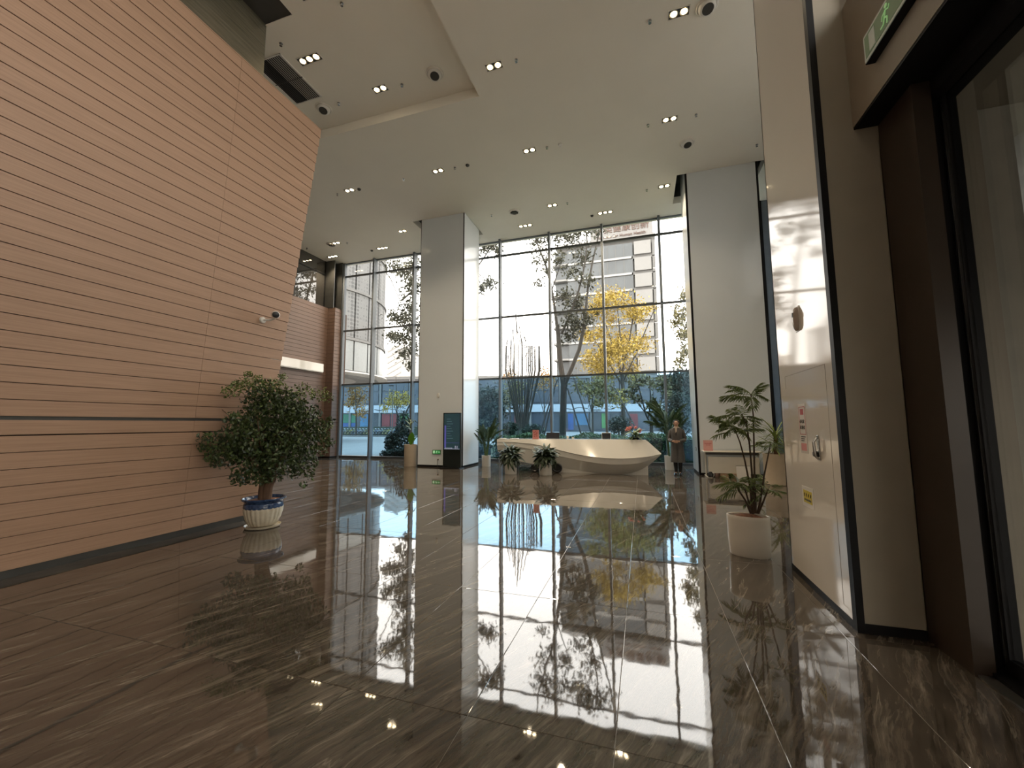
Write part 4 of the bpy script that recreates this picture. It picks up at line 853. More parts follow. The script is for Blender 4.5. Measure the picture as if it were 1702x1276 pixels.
for s in (-1, 1):
    hp = jv((s*.085, 0, .84), .088, pel); kn = jv((s*.075, -.005, .47), .055, hp); cf = jv((s*.068, .012, .33), .052, kn); an = jv((s*.06, .01, .095), .026, cf); toe = jv((s*.068, -.08, .04), .018, an); jv((s*.07, -.13, .03), .014, toe)
    sh = jv((s*.145, .01, 1.31), .048, upc); el = jv((s*.218, .03, 1.075), .038, sh); fa = jv((s*.17, -.13, 1.02), .036, el); wr_ = jv((s*.075, -.215, 1.005), .026, fa); pa_ = jv((s*.035, -.235, 1.0), (.022, .030), wr_); kn_ = jv((s*.005, -.245, .997+s*.012), (.018, .03), pa_)
    for k, (dz, ln) in enumerate(((.026, .030), (.010, .036), (-.007, .033), (-.022, .026))):
        f1 = jv((-s*.020, -.262-.006*s, .997+dz+s*.01), .0085, kn_); f2 = jv((-s*(.020+ln*.6), -.258, .994+dz+s*.008), .0078, f1); jv((-s*(.024+ln), -.240, .990+dz+s*.006), .0068, f2)
    t1 = jv((s*.045, -.25, 1.03), .010, pa_); jv((s*.02, -.268, 1.042), .0085, t1)
put('body', skin_mesh('body', V_, E_, R_s, M_SKIN, 2), wo)
# tights and shoes
tg = MB()
for s in (-1, 1): tg.tube([(s*.085, 0, .80), (s*.08, 0, .62), (s*.075, -.005, .47), (s*.068, .014, .33), (s*.062, .012, .18), (s*.06, .01, .09)], [.098, .078, .062, .060, .047, .040], 14)
put('tights', tg.mesh('tights', M_TIGHT, True), wo)
for s in (-1, 1):
    sh_ = MB(); rows_ = []
    for (y, hw, zt) in ((.062, .018, .07), (.045, .034, .095), (.0, .038, .10), (-.05, .040, .075), (-.11, .044, .058), (-.165, .034, .042), (-.195, .012, .026)):
        rows_.append([(s*.07+hw*math.cos(a), y, zt*.5+zt*.5*math.sin(a)+.004) for a in [k*2*math.pi/14 for k in range(14)]])
    sh_.grid(rows_, True); k0 = 0; sh_.f.append(tuple(range(13, -1, -1))); sh_.f.append(tuple(range(14*6, 14*7)))
    o = put('shoe', sh_.mesh('shoe', M_SHOE, True), wo); put('sole', box(s*.07-.03, s*.07+.03, -.17, .055, 0, .010).mesh('sole', M_SHOE), o)
# coat: torso loft and sleeves
ct = MB(); rows_ = []; NS = 36
for z, ax, ay, cyy in ((.385, .205, .165, .0), (.42, .207, .167, .0), (.60, .190, .150, 0), (.80, .176, .138, 0), (.95, .160, .125, 0), (1.04, .150, .118, 0), (1.15, .165, .122, .0), (1.25, .172, .118, .005), (1.32, .178, .102, .01), (1.365, .145, .085, .012), (1.395, .105, .070, .010), (1.41, .078, .068, .005)):
    rows_.append([(ax*math.copysign(abs(math.cos(a))**.85, math.cos(a))*(1+.02*math.sin(7*a)*(1 if z < .8 else 0)), cyy+ay*math.copysign(abs(math.sin(a))**.85, math.sin(a)), z) for a in [2*math.pi*k/NS for k in range(NS)]])
ct.grid(rows_, True)
for s in (-1, 1):
    ct.tube([(s*.11, .01, 1.350), (s*.158, .012, 1.31), (s*.195, .02, 1.19), (s*.225, .03, 1.07), (s*.21, -.02, 1.04), (s*.158, -.13, 1.022), (s*.098, -.198, 1.007)], [.045, .060, .058, .054, .054, .050, .046], 16)
coat = put('coat', ct.mesh('coat', M_COAT, True), wo)
lp = MB()
for s in (-1, 1):
    lp.add([(s*.015, -.128, 1.10), (s*.085, -.130, 1.20), (s*.105, -.115, 1.28), (s*.080, -.085, 1.385), (s*.035, -.10, 1.36), (s*.012, -.122, 1.24)], [(0, 1, 2, 5), (5, 2, 3, 4)])
    lp.add([(s*.082, -.07, 1.39), (s*.13, -.02, 1.385), (s*.10, .06, 1.415), (s*.03, .085, 1.43), (s*.03, .075, 1.40), (s*.07, -.08, 1.36)], [(0, 1, 2, 3), (0, 3, 4, 5)])
put('lapel', lp.mesh('lapel', M_COAT), coat)
put('front_seam', box(.012, .017, -.168, -.140, .40, .96).mesh('front_seam', M_DARKIN), coat)
put('belt', MB().lathe([(.152, 1.0), (.157, 1.01), (.157, 1.035), (.153, 1.045)], 36, sy=.79).mesh('belt', M_COAT, True), coat)
put('scarf', MB().lathe([(.075, 1.395), (.082, 1.41), (.072, 1.43), (.055, 1.44)], 24, c=(0, .0, 0), sy=.95).add([(-.03, -.085, 1.42), (.03, -.085, 1.42), (.022, -.125, 1.30), (-.012, -.13, 1.25)], [(0, 1, 2, 3)]).mesh('scarf', M_SCARF, True), wo)
put('top', MB().add([(-.03, -.118, 1.27), (.03, -.118, 1.27), (.0, -.130, 1.15)], [(0, 1, 2)]).mesh('top', M_DARKIN), wo)
# hair, drawn back, and face
hr = MB(); rows_ = []
for i in range(9):
    ph_ = math.pi*.5*(1-i/8*1.35); zz_ = math.sin(ph_); rr = math.cos(ph_)
    rows_.append([(.090*rr*math.cos(a), .010+.104*rr*math.sin(a)+(.035 if math.sin(a) < -.25 and i > 2 else 0)*min(1, (i-2)/2), 1.556+.088*zz_+(.03*min(1, (i-1)/4) if math.sin(a) < -.1 and i > 1 else 0)) for a in [2*math.pi*k/24 for k in range(24)]])
hr.grid(rows_, True); put('hair', hr.mesh('hair', M_HAIR, True), wo)
put('hair_bun', MB().lathe([(0, -.035), (.028, -.025), (.036, 0), (.028, .025), (0, .035)], 16).mesh('hair_bun', M_HAIR, True), wo, (0, .105, 1.56))
put('nose', MB().add([(-.012, -.098, 1.515), (.012, -.098, 1.515), (0, -.118, 1.520), (0, -.098, 1.560)], [(0, 1, 2), (0, 2, 3), (1, 3, 2), (0, 3, 1)]).mesh('nose', M_SKIN, True), wo)
eye = MB().lathe([(0, -.006), (.009, -.004), (.011, 0), (.009, .004), (0, .006)], 12)
for s in (-1, 1):
    put('eye', eye.mesh('eye', M_HAIR, True), wo, (s*.030, -.094, 1.548)); put('eyebrow', box(-.016, .016, -.004, .004, -.003, .003).mesh('eyebrow', M_HAIR), wo, (s*.031, -.095, 1.568))
    put('ear', MB().lathe([(0, -.028), (.012, -.018), (.014, 0), (.012, .018), (0, .026)], 10, sx=.6).mesh('ear', M_SKIN, True), wo, (s*.078, .004, 1.535))
put('mouth', box(-.02, .02, -.004, .004, -.004, .004).mesh('mouth', mat('lips', (.32, .10, .09), .5)), wo, (0, -.093, 1.490), bevel=.003)

# ================================================================== OUTSIDE
M_PAVE = mat('pale_paving', (0.19, 0.188, 0.18), .8, col2=(0.155, 0.155, 0.15), scale=.6); M_LAWN = mat('lawn', (0.03, 0.045, 0.015), .9, col2=(0.048, 0.06, 0.021), scale=3)
structure('ground', box(-130, 90, 16.42, 260, -.5, -.04).box(-130, 90, -90, -4.36, -.5, -.04).box(4.95, 90, -4.36, 16.42, -.5, -.04).mesh('ground', M_PAVE))
structure('ground_bed', MB().prism([(-11.4, 16.5), (30, 16.5), (30, 40), (-9.5, 40), (-10.5, 30)], -.04, .03, 'z').mesh('ground_bed', M_LAWN))
structure('kerb', box(-75, -10, 44.6, 45.0, -.04, .12).mesh('kerb', M_PAVE)).rotation_euler = (0, 0, 0)
LEAF = {}
M_TGREY = mat('tree_leaf_grey_green', (0.0336, 0.036, 0.0216), .7, col2=(0.0624, 0.06, 0.0336), island=True); M_TYEL = mat('ginkgo_leaf', (0.26, 0.175, 0.018), .7, col2=(0.36, 0.27, 0.045), island=True); M_TORA = mat('orange_leaf', (0.24, 0.1056, 0.0144), .7, col2=(0.2976, 0.1728, 0.0384), island=True)
M_TSPARSE = mat('olive_leaf', (0.09, 0.084, 0.03), .7, col2=(0.18, 0.15, 0.042), island=True); M_TDARK = mat('evergreen_leaf', (0.0132, 0.0252, 0.0168), .6, col2=(0.036, 0.054, 0.03), island=True); M_HEDGE = mat('hedge_leaf', (0.05, 0.10, 0.03), .6, col2=(0.13, 0.20, 0.055), island=True); M_TBARK = mat('tree_bark', (0.051, 0.045, 0.0372), .9, col2=(0.03, 0.027, 0.0228), scale=8)
def tree(name, label, cat, Y, branches, clumps, lm_, lsize, base=None, group=None, aspect=.42, dz=.5, shell=.45):
    bp = onY(base[0], 700, Y) if base else onY(branches[0][0][0][0], 700, Y)
    t = thing(name, label, cat, (bp[0], Y, 0), group=group); q = MB()
    for pts, r0_, r1_ in branches:
        P = []; yy = Y+random.uniform(-dz, dz)*.5; dy = random.uniform(-dz, dz)
        for i, (x, y) in enumerate(pts): P.append(tuple(onY(x, y, Y+dy*i/max(1, len(pts)-1) if r0_ < .15 else Y)))
        if pts[0] == branches[0][0][0]: P.insert(0, (P[0][0], P[0][1], -.05)) if P[0][2] > .05 else None
        n = len(P); q.tube(P, [max(.03, r0_+(r1_-r0_)*i/(n-1)) if r0_ > .05 else r0_+(r1_-r0_)*i/(n-1) for i in range(n)], 8)
    put('trunk', q.mesh('trunk', M_TBARK, True), t, world=True)
    C = []
    for (x, y, rx, ry, n) in clumps:
        c = onY(x, y, Y+random.uniform(-dz, dz)); k = Y/F_PX*1.02; C.append(np.asarray(c)+RNG.normal(size=(int(n*3.0), 3))*np.array((rx*k, rx*k*.9, ry*k))*.62)
    if C:
        C = np.concatenate(C); put('foliage', leaves_mesh('foliage', C, RNG.uniform(.7, 1.25, len(C))*lsize, lm_, aspect), t, world=True, kind='stuff')
    return t
# big camphor-like tree in front of the desk
tree('tall_tree', 'tall forked grey-barked tree with drooping grey-green leaves behind the reception desk', 'tree', 24,
     [([(935, 735), (936, 690), (937, 640)], .22, .19), ([(937, 640), (931, 600), (928, 560), (926, 540)], .17, .12), ([(926, 545), (921, 505), (915, 470), (907, 440), (895, 410), (886, 385), (884, 360)], .10, .035), ([(939, 638), (950, 612), (963, 580), (970, 545), (974, 510)], .13, .085),
      ([(974, 510), (978, 470), (986, 430), (994, 395), (998, 360)], .075, .03), ([(933, 555), (948, 522), (962, 482), (972, 440), (976, 400), (970, 360)], .08, .03), ([(918, 480), (928, 450), (935, 425)], .04, .015), ([(970, 450), (965, 410), (958, 370)], .035, .015), ([(905, 440), (915, 405), (922, 375)], .03, .012)],
     [(893, 400, 16, 14, 60), (905, 385, 16, 12, 60), (900, 432, 16, 10, 45), (895, 470, 8, 6, 16), (928, 430, 10, 12, 40), (948, 395, 16, 14, 80), (962, 380, 18, 14, 80), (985, 380, 15, 12, 60), (968, 425, 16, 12, 55), (950, 450, 12, 10, 40), (940, 492, 14, 11, 60), (958, 505, 16, 12, 80), (950, 530, 15, 12, 70), (962, 545, 13, 10, 55), (978, 530, 10, 10, 40), (945, 560, 10, 8, 30), (925, 395, 10, 8, 30), (912, 450, 8, 8, 20), (975, 465, 12, 10, 40)], M_TGREY, .25, (935, 700))
# tree hidden behind the kiosk column, its crown showing on both sides
tree('tall_tree', 'leafy grey-green tree whose crown shows on both sides of the kiosk column', 'tree', 22,
     [([(745, 740), (745, 620), (742, 520)], .2, .15), ([(742, 540), (720, 500), (690, 480), (668, 500)], .08, .03), ([(742, 520), (715, 460), (665, 500), (650, 465), (640, 450)], .06, .02), ([(742, 520), (775, 470), (810, 420), (820, 405)], .07, .02), ([(745, 530), (780, 500), (812, 475)], .05, .02)],
     [(672, 450, 22, 14, 130), (655, 440, 16, 10, 60), (685, 475, 16, 18, 130), (682, 510, 16, 15, 110), (670, 530, 20, 13, 120), (655, 525, 12, 9, 40), (685, 545, 14, 14, 110), (665, 560, 18, 11, 110), (650, 558, 10, 7, 30), (685, 580, 13, 14, 90), (670, 590, 10, 9, 40), (680, 608, 8, 8, 25), (688, 440, 12, 14, 80), (805, 410, 13, 11, 70), (820, 405, 10, 10, 50), (812, 470, 13, 10, 70), (800, 480, 8, 7, 25), (828, 415, 6, 8, 25), (740, 460, 50, 40, 150), (735, 540, 40, 40, 120)], M_TGREY, .24, (745, 700))
# golden ginkgo
gk = [(1020+RNG.normal()*26, 560+RNG.normal()*38, 15, 11, 90) for _ in range(24)]+[(1005, 500, 16, 9, 70), (1035, 505, 18, 10, 90), (985, 520, 12, 8, 60), (1060, 520, 15, 10, 60), (975, 555, 12, 7, 60), (1062, 570, 12, 14, 70), (985, 590, 14, 8, 60), (1000, 615, 12, 12, 70), (1010, 625, 14, 9, 80), (1050, 610, 10, 12, 60), (980, 565, 14, 5, 40), (1085, 512, 10, 5, 20)]
tree('ginkgo_tree', 'golden yellow ginkgo tree standing before the tower', 'tree', 38,
     [([(1036, 722), (1036, 660), (1034, 620)], .22, .18), ([(1034, 630), (1025, 590), (1010, 550), (998, 510)], .12, .03), ([(1034, 620), (1045, 570), (1052, 530), (1050, 500)], .12, .03), ([(1034, 640), (1060, 580), (1085, 520), (1092, 508)], .08, .02), ([(1034, 640), (1005, 590), (985, 560)], .08, .02), ([(1036, 600), (1030, 550), (1025, 500)], .08, .02)], gk, M_TYEL, .28, (1036, 700), dz=1.5)
# bare upright shrub
tb = []
for k in range(34):
    f_k = k/33*2-1; x0 = 868+f_k*7; dx = f_k*24+random.uniform(-3, 3); yt = 518+abs(f_k+.2)*62+random.uniform(-6, 30)
    tb.append(([(x0, 715), (x0+dx*.5, 665), (x0+dx, 615), (x0+dx*.95, 575), (x0+dx*.5-6, yt)], .042, .025))
tree('bare_shrub', 'bare upright many-stemmed shrub with thin twigs behind the desk', 'shrub', 30, tb, [], M_TGREY, .1, (868, 700))
# row of yellow street ginkgos and oranges farther off
for lab, Y, bx, cl, ml in (('orange-leaved tree beside the curved white building', 46, 592, [(588, 640, 16, 12, 120), (600, 632, 12, 8, 60), (596, 660, 14, 14, 110), (584, 668, 10, 12, 60), (600, 685, 10, 10, 50)], M_TORA),
                    ('yellow ginkgo tree in front of the red shop window', 50, 660, [(655, 660, 12, 9, 70), (668, 668, 16, 8, 80), (648, 672, 12, 8, 50), (675, 660, 8, 10, 40), (640, 680, 6, 6, 16)], M_TYEL),
                    ('low yellow-green tree behind the bare shrub', 44, 848, [(848, 650, 14, 12, 100), (862, 640, 10, 8, 50), (840, 668, 9, 10, 50), (858, 665, 12, 10, 70)], M_TSPARSE),
                    ('orange-tipped tree beside the forked tree trunk', 52, 905, [(905, 622, 10, 12, 70), (915, 635, 8, 8, 40), (898, 640, 10, 8, 40), (845, 622, 9, 9, 50)], M_TORA),
                    ('yellow-green tree to the side of the golden ginkgo', 36, 985, [(985, 650, 18, 10, 90), (1000, 640, 14, 8, 60), (965, 640, 12, 8, 40), (1010, 655, 12, 12, 70), (995, 670, 10, 6, 30)], M_TSPARSE)):
    tree('street_tree', lab, 'tree', Y, [([(bx, 722), (bx, 690), (bx-1, 650), (bx-2, 625)], .14, .03), ([(bx, 690), (bx-8, 660), (bx-12, 640)], .05, .015), ([(bx, 680), (bx+9, 655), (bx+12, 640)], .05, .015)], cl, ml, .36, (bx, 700), dz=1.0)
# young forked tree with sparse leaves, right of the desk
tree('forked_tree', 'young forked tree with sparse olive leaves behind the flower arrangement', 'tree', 21,
     [([(1083, 735), (1083, 715), (1083, 704)], .10, .085), ([(1083, 706), (1074, 690), (1066, 660), (1058, 630), (1050, 612)], .055, .015), ([(1083, 706), (1092, 690), (1099, 668), (1104, 645), (1108, 625)], .055, .015), ([(1072, 685), (1060, 670), (1046, 652)], .03, .01), ([(1078, 694), (1082, 660), (1080, 635)], .03, .01)],
     [(1055, 640, 10, 8, 40), (1045, 655, 9, 7, 30), (1070, 632, 9, 8, 30), (1105, 640, 7, 9, 40), (1108, 655, 5, 8, 20), (1100, 630, 8, 6, 25), (1085, 640, 8, 7, 24), (1085, 672, 9, 7, 40), (1090, 680, 9, 6, 30), (1062, 665, 9, 6, 22)], M_TSPARSE, .22, (1083, 700))
tree('street_tree', 'yellowish-leaved tree showing at the edge of the column behind the folding table', 'tree', 25, [([(1180, 740), (1178, 640), (1170, 560), (1150, 520)], .15, .03), ([(1174, 600), (1150, 570), (1125, 540)], .06, .02), ([(1172, 560), (1145, 520), (1130, 500)], .05, .015)],
     [(1130, 520, 10, 10, 50), (1125, 535, 9, 6, 30), (1138, 490, 7, 8, 30), (1135, 555, 8, 8, 40), (1138, 585, 8, 10, 50), (1130, 600, 6, 6, 20), (1145, 540, 10, 20, 60), (1165, 520, 20, 40, 120)], M_TSPARSE, .26, (1180, 700))
tree('conifer', 'dense dark conical conifer outside the glass behind the standing person', 'tree', 19.5, [([(1126, 745), (1126, 700), (1126, 650)], .06, .02)], [(1126, 665, 6, 9, 200), (1126, 680, 10, 10, 340), (1126, 697, 13, 12, 420), (1126, 715, 15, 14, 450)], M_TDARK, .12, (1126, 700), dz=.05)
tree('evergreen_tree', 'dark round-crowned evergreen tree beside the kiosk column', 'tree', 26, [([(812, 735), (812, 700), (812, 660)], .10, .05)], [(812, 662, 20, 16, 500), (800, 690, 20, 18, 420), (825, 680, 14, 16, 320), (812, 705, 18, 14, 350)], M_TDARK, .26, (812, 700), dz=.4)
tree('evergreen_tree', 'blue-green evergreen tree outside beside the forked young tree', 'tree', 28, [([(1128, 735), (1128, 690), (1128, 640)], .10, .05)], [(1130, 632, 16, 14, 420), (1118, 650, 12, 14, 260), (1142, 650, 14, 18, 300), (1130, 675, 18, 16, 300)], M_TDARK, .26, (1128, 700), dz=.4)
for bx, by, rx, ry, Y, lab in ((1030, 707, 21, 15, 23, 'round dark clipped shrub behind the white-framed monitor'), (848, 712, 14, 11, 24, 'low round dark shrub behind the tapered end of the desk'), (886, 716, 20, 12, 25, 'spreading dark shrub behind the red desk card'), (672, 716, 19, 36, 18.6, 'tall dark glossy shrub outside beside the kiosk column'), (652, 736, 15, 20, 18.2, 'leafy dark shrub spilling over the hedge by the window')):
    c = onY(bx, by, Y); k = Y/F_PX*1.05
    t = thing('shrub', lab, 'shrub', (c[0], Y, 0)); q = MB()
    for j in range(7):
        a = j*.9; q.tube([(.03*math.cos(a), .03*math.sin(a), 0), (rx*k*.5*math.cos(a), rx*k*.5*math.sin(a), c[2]*.8), (rx*k*.7*math.cos(a), rx*k*.7*math.sin(a), c[2]+ry*k*.4)], [.02, .014, .006], 5)
    put('stems', q.mesh('stems', M_TBARK), t); P = ball((0, 0, c[2]), (rx*k, rx*k*.8, ry*k), 1100, .4); P = P[P[:, 2] > .03]
    put('foliage', leaves_mesh('foliage', P, RNG.uniform(.10, .2, len(P)), M_TDARK, .4), t, kind='stuff')
# hedges just outside the glass
def hedge(label, x0, x1, y0, y1, h0, h1, n, m):
    t = thing('hedge', label, 'hedge', ((x0+x1)/2, (y0+y1)/2, 0)); q = MB()
    q.add([(x0+.1, y0+.1, 0), (x1-.1, y0+.1, 0), (x1-.1, y1-.1, 0), (x0+.1, y1-.1, 0), (x0+.1, y0+.1, h0-.08), (x1-.1, y0+.1, h1-.08), (x1-.1, y1-.1, h1-.08), (x0+.1, y1-.1, h0-.08)], [(0,3,2,1),(4,5,6,7),(0,1,5,4),(1,2,6,5),(2,3,7,6),(3,0,4,7)])
    put('inner_growth', q.mesh('inner_growth', M_TDARK), t, world=True); x = RNG.uniform(x0, x1, n); y = RNG.uniform(y0, y1, n); hh = h0+(h1-h0)*(x-x0)/(x1-x0)
    z = np.where(RNG.random(n) < .5, hh*RNG.uniform(.85, 1.06, n), hh*RNG.random(n)); side = z < hh*.85; y = np.where(side, np.where(RNG.random(n) < .7, y0+RNG.uniform(-.03, .08, n), y1), y)
    z += .07*np.sin(x*2.3)+.04*np.sin(x*5.1+1)
    put('foliage', leaves_mesh('foliage', np.stack([x, y, np.maximum(z, .03)], 1), RNG.uniform(.07, .15, n), m, .42), t, world=True, kind='stuff')
hedge('low dark hedge outside the glass beside the kiosk column', -11.9, -6.6, 16.7, 17.9, .35, .62, 5000, M_TDARK)
hedge('bright green hedge outside the glass behind the reception desk', -6.4, 1.0, 17.2, 18.4, .98, 1.02, 9000, M_HEDGE)
hedge('green hedge outside the glass behind the standing person', 1.1, 5.0, 16.8, 18.2, 1.0, 1.0, 3500, M_HEDGE)
hedge('dark clipped roadside hedge behind the parked bicycles', -62, -14, 49.0, 50.2, 1.25, 1.3, 6000, M_TDARK)
# timber props bracing the forked tree
M_PROP = mat('prop_timber', (0.03, 0.027, 0.024), .8)
for (x0, y0, x1, y1, Y0, Y1, lab) in ((952, 622, 984, 722, 24, 22.2, 'timber prop pole leaning up to the forked tree on the side of the golden ginkgo'), (942, 640, 966, 722, 24, 22.8, 'timber prop pole close beside the trunk of the forked tree'), (928, 625, 897, 722, 24, 22.3, 'timber prop pole leaning up to the forked tree on the side of the bare shrub'), (922, 645, 905, 722, 24, 23, 'shorter timber prop pole on the bare shrub side of the forked tree'), (1020, 640, 1062, 722, 28, 26, 'timber prop pole leaning behind the flower arrangement'), (690, 655, 648, 738, 20.5, 19.2, 'timber prop pole leaning beside the kiosk column')):
    a, b = onY(x0, y0, Y0), onY(x1, y1, Y1); d = b-a; b = a+d*((a[2]+.02)/(-d[2]) if d[2] < 0 else 1)
    t = thing('tree_prop', lab, 'prop', (b[0], b[1], 0), group='timber tree props'); put('pole', MB().tube([tuple(a), tuple(b)], [.045, .05], 8).mesh('pole', M_PROP, True), t, world=True)
    put('tie', MB().tube([tuple(a+(b-a)*.03), tuple(a+(b-a)*.06)], .062, 8).mesh('tie', M_STRIP), t, world=True)
# parked bicycles
wheel = MB().tube([(.33*math.cos(a), 0, .34+.33*math.sin(a)) for a in [k*math.pi/9 for k in range(19)]], .03, 5, False)
bm_ = {}
def bike_meshes(c):
    m = mat('bike_paint_%d' % c, ((.30, .34, .36), (.10, .16, .30), (.36, .33, .12), (.08, .09, .09))[c], .4)
    fr = MB(); A, B, Cc, D, S, Hh = (-.5, 0, .34), (.52, 0, .34), (-.05, 0, .30), (.36, 0, .82), (-.2, 0, .80), (.40, 0, .98)
    for p_, q_ in ((A, Cc), (A, S), (Cc, S), (Cc, D), (S, D), (D, B), (D, Hh)): fr.tube([p_, q_], .028, 5)
    return fr.mesh('frame', m), box(-.33, -.08, -.07, .07, .84, .90).mesh('saddle', M_RUBBER), MB().tube([(.36, -.26, 1.02), (.42, 0, .98), (.36, .26, 1.02)], .022, 5).mesh('handlebar', M_CHROME), box(.46, .80, -.14, .14, .68, .90).mesh('basket', m)
wme = wheel.mesh('wheel', M_RUBBER); bks = [bike_meshes(c) for c in range(4)]
BL = ('grey', 'blue', 'yellow', 'black')
for k in range(17):
    px = 568+k*5.2; p = onZ(px, 724.3); c = (k*7+k//3) % 4
    t = thing('bicycle', '%s shared bicycle with a front basket in the roadside row' % BL[c], 'bicycle', (p[0], p[1], -.04), math.radians(62), group='%s bicycles in the roadside row' % BL[c])
    fr, sd, hb, bk = bks[c]; put('frame', fr, t); put('wheel', wme, t, (-.5, 0, 0)); put('wheel', wme, t, (.52, 0, 0)); put('saddle', sd, t); put('handlebar', hb, t); put('basket', bk, t)

# ---------------------------------------------------------------- buildings
M_TWG = mat('tower_glass', (0.072, 0.0816, 0.0864), .25, col2=(0.0528, 0.06, 0.0648), scale=.3); M_TWW = mat('tower_white', (0.2016, 0.1992, 0.192), .7, var=.06, scale=.5); M_TWS = mat('tower_slab', (0.2976, 0.2976, 0.288), .6); M_TWR = mat('tower_recess', (0.1296, 0.1286, 0.1248), .7); M_RED2 = mat('sign_brown', (0.09, 0.045, 0.03), .6)
tw = thing('tower', 'tall pale office tower with glass bands and a rooftop sign', 'building', (-6, 95, 11.12))
FH = 3.68; z0_ = 8.2
put('core', box(-17.5, 3.4, 91.5, 112, 11.12, 42.4).mesh('core', M_TWR), tw, world=True)
for k in range(10):
    z = max(z0_+k*FH, 11.12); zt = min(z0_+(k+1)*FH, 42.2)
    if zt-z < 1.5: continue
    g_ = put('window_strip', box(-15.2, -.75, 90.6, 91.5, z+.5, zt).mesh('window_strip', M_TWG), tw, world=True)
    for x in np.arange(-13.4, -1, 1.8): put('glazing_bar', box(x-.05, x+.05, 90.52, 90.6, z+.5, zt).mesh('glazing_bar', M_TWR), g_)
    put('floor_slab', box(-15.4, -1.0, 90.3, 91.5, z+.05, z+.5).mesh('floor_slab', M_TWS), tw, world=True)
    put('wall_panel', box(-.4, 3.1, 90.2, 91.5, z+.75, zt+.0).mesh('wall_panel', M_TWW), tw, world=True)
    put('spandrel', box(-.75, 3.3, 90.7, 91.5, z, z+.75).mesh('spandrel', M_TWR), tw, world=True)
    put('edge_fin', box(3.35, 3.95, 90.5, 91.5, z+.3, zt).mesh('edge_fin', M_TWR), tw, world=True)
    bl = put('balcony', box(-18.6, -15.2, 90.0, 94, z+.1, z+.5).mesh('balcony', M_TWW), tw, world=True); put('balcony_window', box(-18.2, -15.3, 91.2, 94, z+.5, zt-.05).mesh('balcony_window', M_GBLUE if False else M_TWG), bl)
put('parapet', box(-18, 4.1, 90.4, 112, 42.2, 43.0).mesh('parapet', M_TWS), tw, world=True)
sg = put('rooftop_sign', box(-9.8, 3.6, 90.1, 90.5, 42.4, 46.2).mesh('rooftop_sign', mat('sign_board', (0.192, 0.1872, 0.1824), .7)), tw, world=True)
put('lettering', text_mesh('人类健康创新', 1.95, .05, M_RED2), sg, (-2.9, 90.0, 44.75), (math.pi/2, 0, 0))
put('lettering', text_mesh('Innovate for Human Health', .95, .05, M_RED2), sg, (-3.1, 90.0, 43.1), (math.pi/2, 0, 0))
# low podium with shop fronts
pdm = thing('podium', 'low dark shop building with a long pale sign band and coloured windows', 'building', (4, 85, 0), math.radians(16.4))
M_PDG = mat('podium_glass', (0.048, 0.0552, 0.0672), .2, col2=(0.0336, 0.0408, 0.0528), scale=.2); M_BAND = mat('band_white', (0.32, 0.345, 0.37), .5, var=.04)
put('body', box(-92, 22, .6, 18, 0, 10.5).mesh('body', M_PDG), pdm)
put('roof_edge', box(-92.5, 22.5, .2, 18, 10.5, 11.1).mesh('roof_edge', M_TWR), pdm)
def pod_x(px, py=690.0):
    d = ray(px, py); a = math.radians(16.4); n_ = np.array((-math.sin(a), math.cos(a), 0)); t_ = (n_ @ (np.array((4, 85, 0))-CAM)+.45)/(n_ @ d); P = CAM+d*t_
    return float((P[0]-4)*math.cos(a)+(P[1]-85)*math.sin(a))
pm_ = {k: mat('shop_poster_'+k, c, .5, var=.35, scale=.5) for k, c in dict(green=(.03, .15, .08), blue=(.025, .075, .22), pale_blue=(.05, .14, .24), red=(.17, .03, .03), dark=(.045, .05, .055), lime=(.07, .20, .06)).items()}
for px0, px1, key, z0p, z1p in ((566, 591, 'green', 1.9, 3.6), (566, 591, 'blue', .5, 1.85), (599, 612, 'pale_blue', .7, 3.6), (635, 648, 'red', .5, 3.6), (650, 661, 'red', .5, 3.6), (664, 680, 'lime', 2.2, 3.6), (855, 864, 'red', .6, 3.4), (865, 873, 'red', .6, 3.4), (944, 953, 'blue', .3, 3.5),
                    (956, 977, 'pale_blue', 1.2, 3.5), (1000, 1009, 'lime', .6, 3.5), (1046, 1060, 'red', .6, 3.4), (615, 632, 'dark', .4, 3.6), (980, 998, 'dark', .4, 3.5), (1015, 1040, 'dark', .4, 3.5)):
    put('shop_window', box(pod_x(px0), pod_x(px1), .42, .6, z0p, z1p).mesh('shop_window', pm_[key]), pdm)
bands = []
for k in range(19):
    x = -92+k*6
    bands.append((x, put('sign_band', box(x+.08, x+5.92, .1, .6, 3.85, 5.35).mesh('sign_band', M_BAND), pdm)))
    put('pier', box(x-.2, x+.2, .2, .6, 0, 10.5).mesh('pier', M_TWR), pdm)
    for j in range(2): put('upper_window', box(x+.4, x+5.6, .4, .6, 5.8+j*2.4, 7.7+j*2.4).mesh('upper_window', M_PDG), pdm)
for px, py in ((601, 681), (669, 681), (984, 678)):
    xl = pod_x(px, py); b_ = min(bands, key=lambda q: abs(q[0]+3-xl))[1]
    put('lettering', text_mesh('FMC', .85, .02, M_INK), b_, (xl, .06, 4.88), (math.pi/2, 0, 0)); put('lettering', text_mesh('Chengdu', .70, .02, M_INK), b_, (xl+.5, .06, 4.20), (math.pi/2, 0, 0))
for px in (640, 958, 1020):
    xl = pod_x(px, 681); b_ = min(bands, key=lambda q: abs(q[0]+3-xl))[1]
    put('wave_mark', MB().tube([(xl-2, .08, 4.5), (xl-.8, .08, 4.3), (xl+.4, .08, 4.75), (xl+2.2, .08, 4.45)], .06, 5).mesh('wave_mark', M_INK), b_)
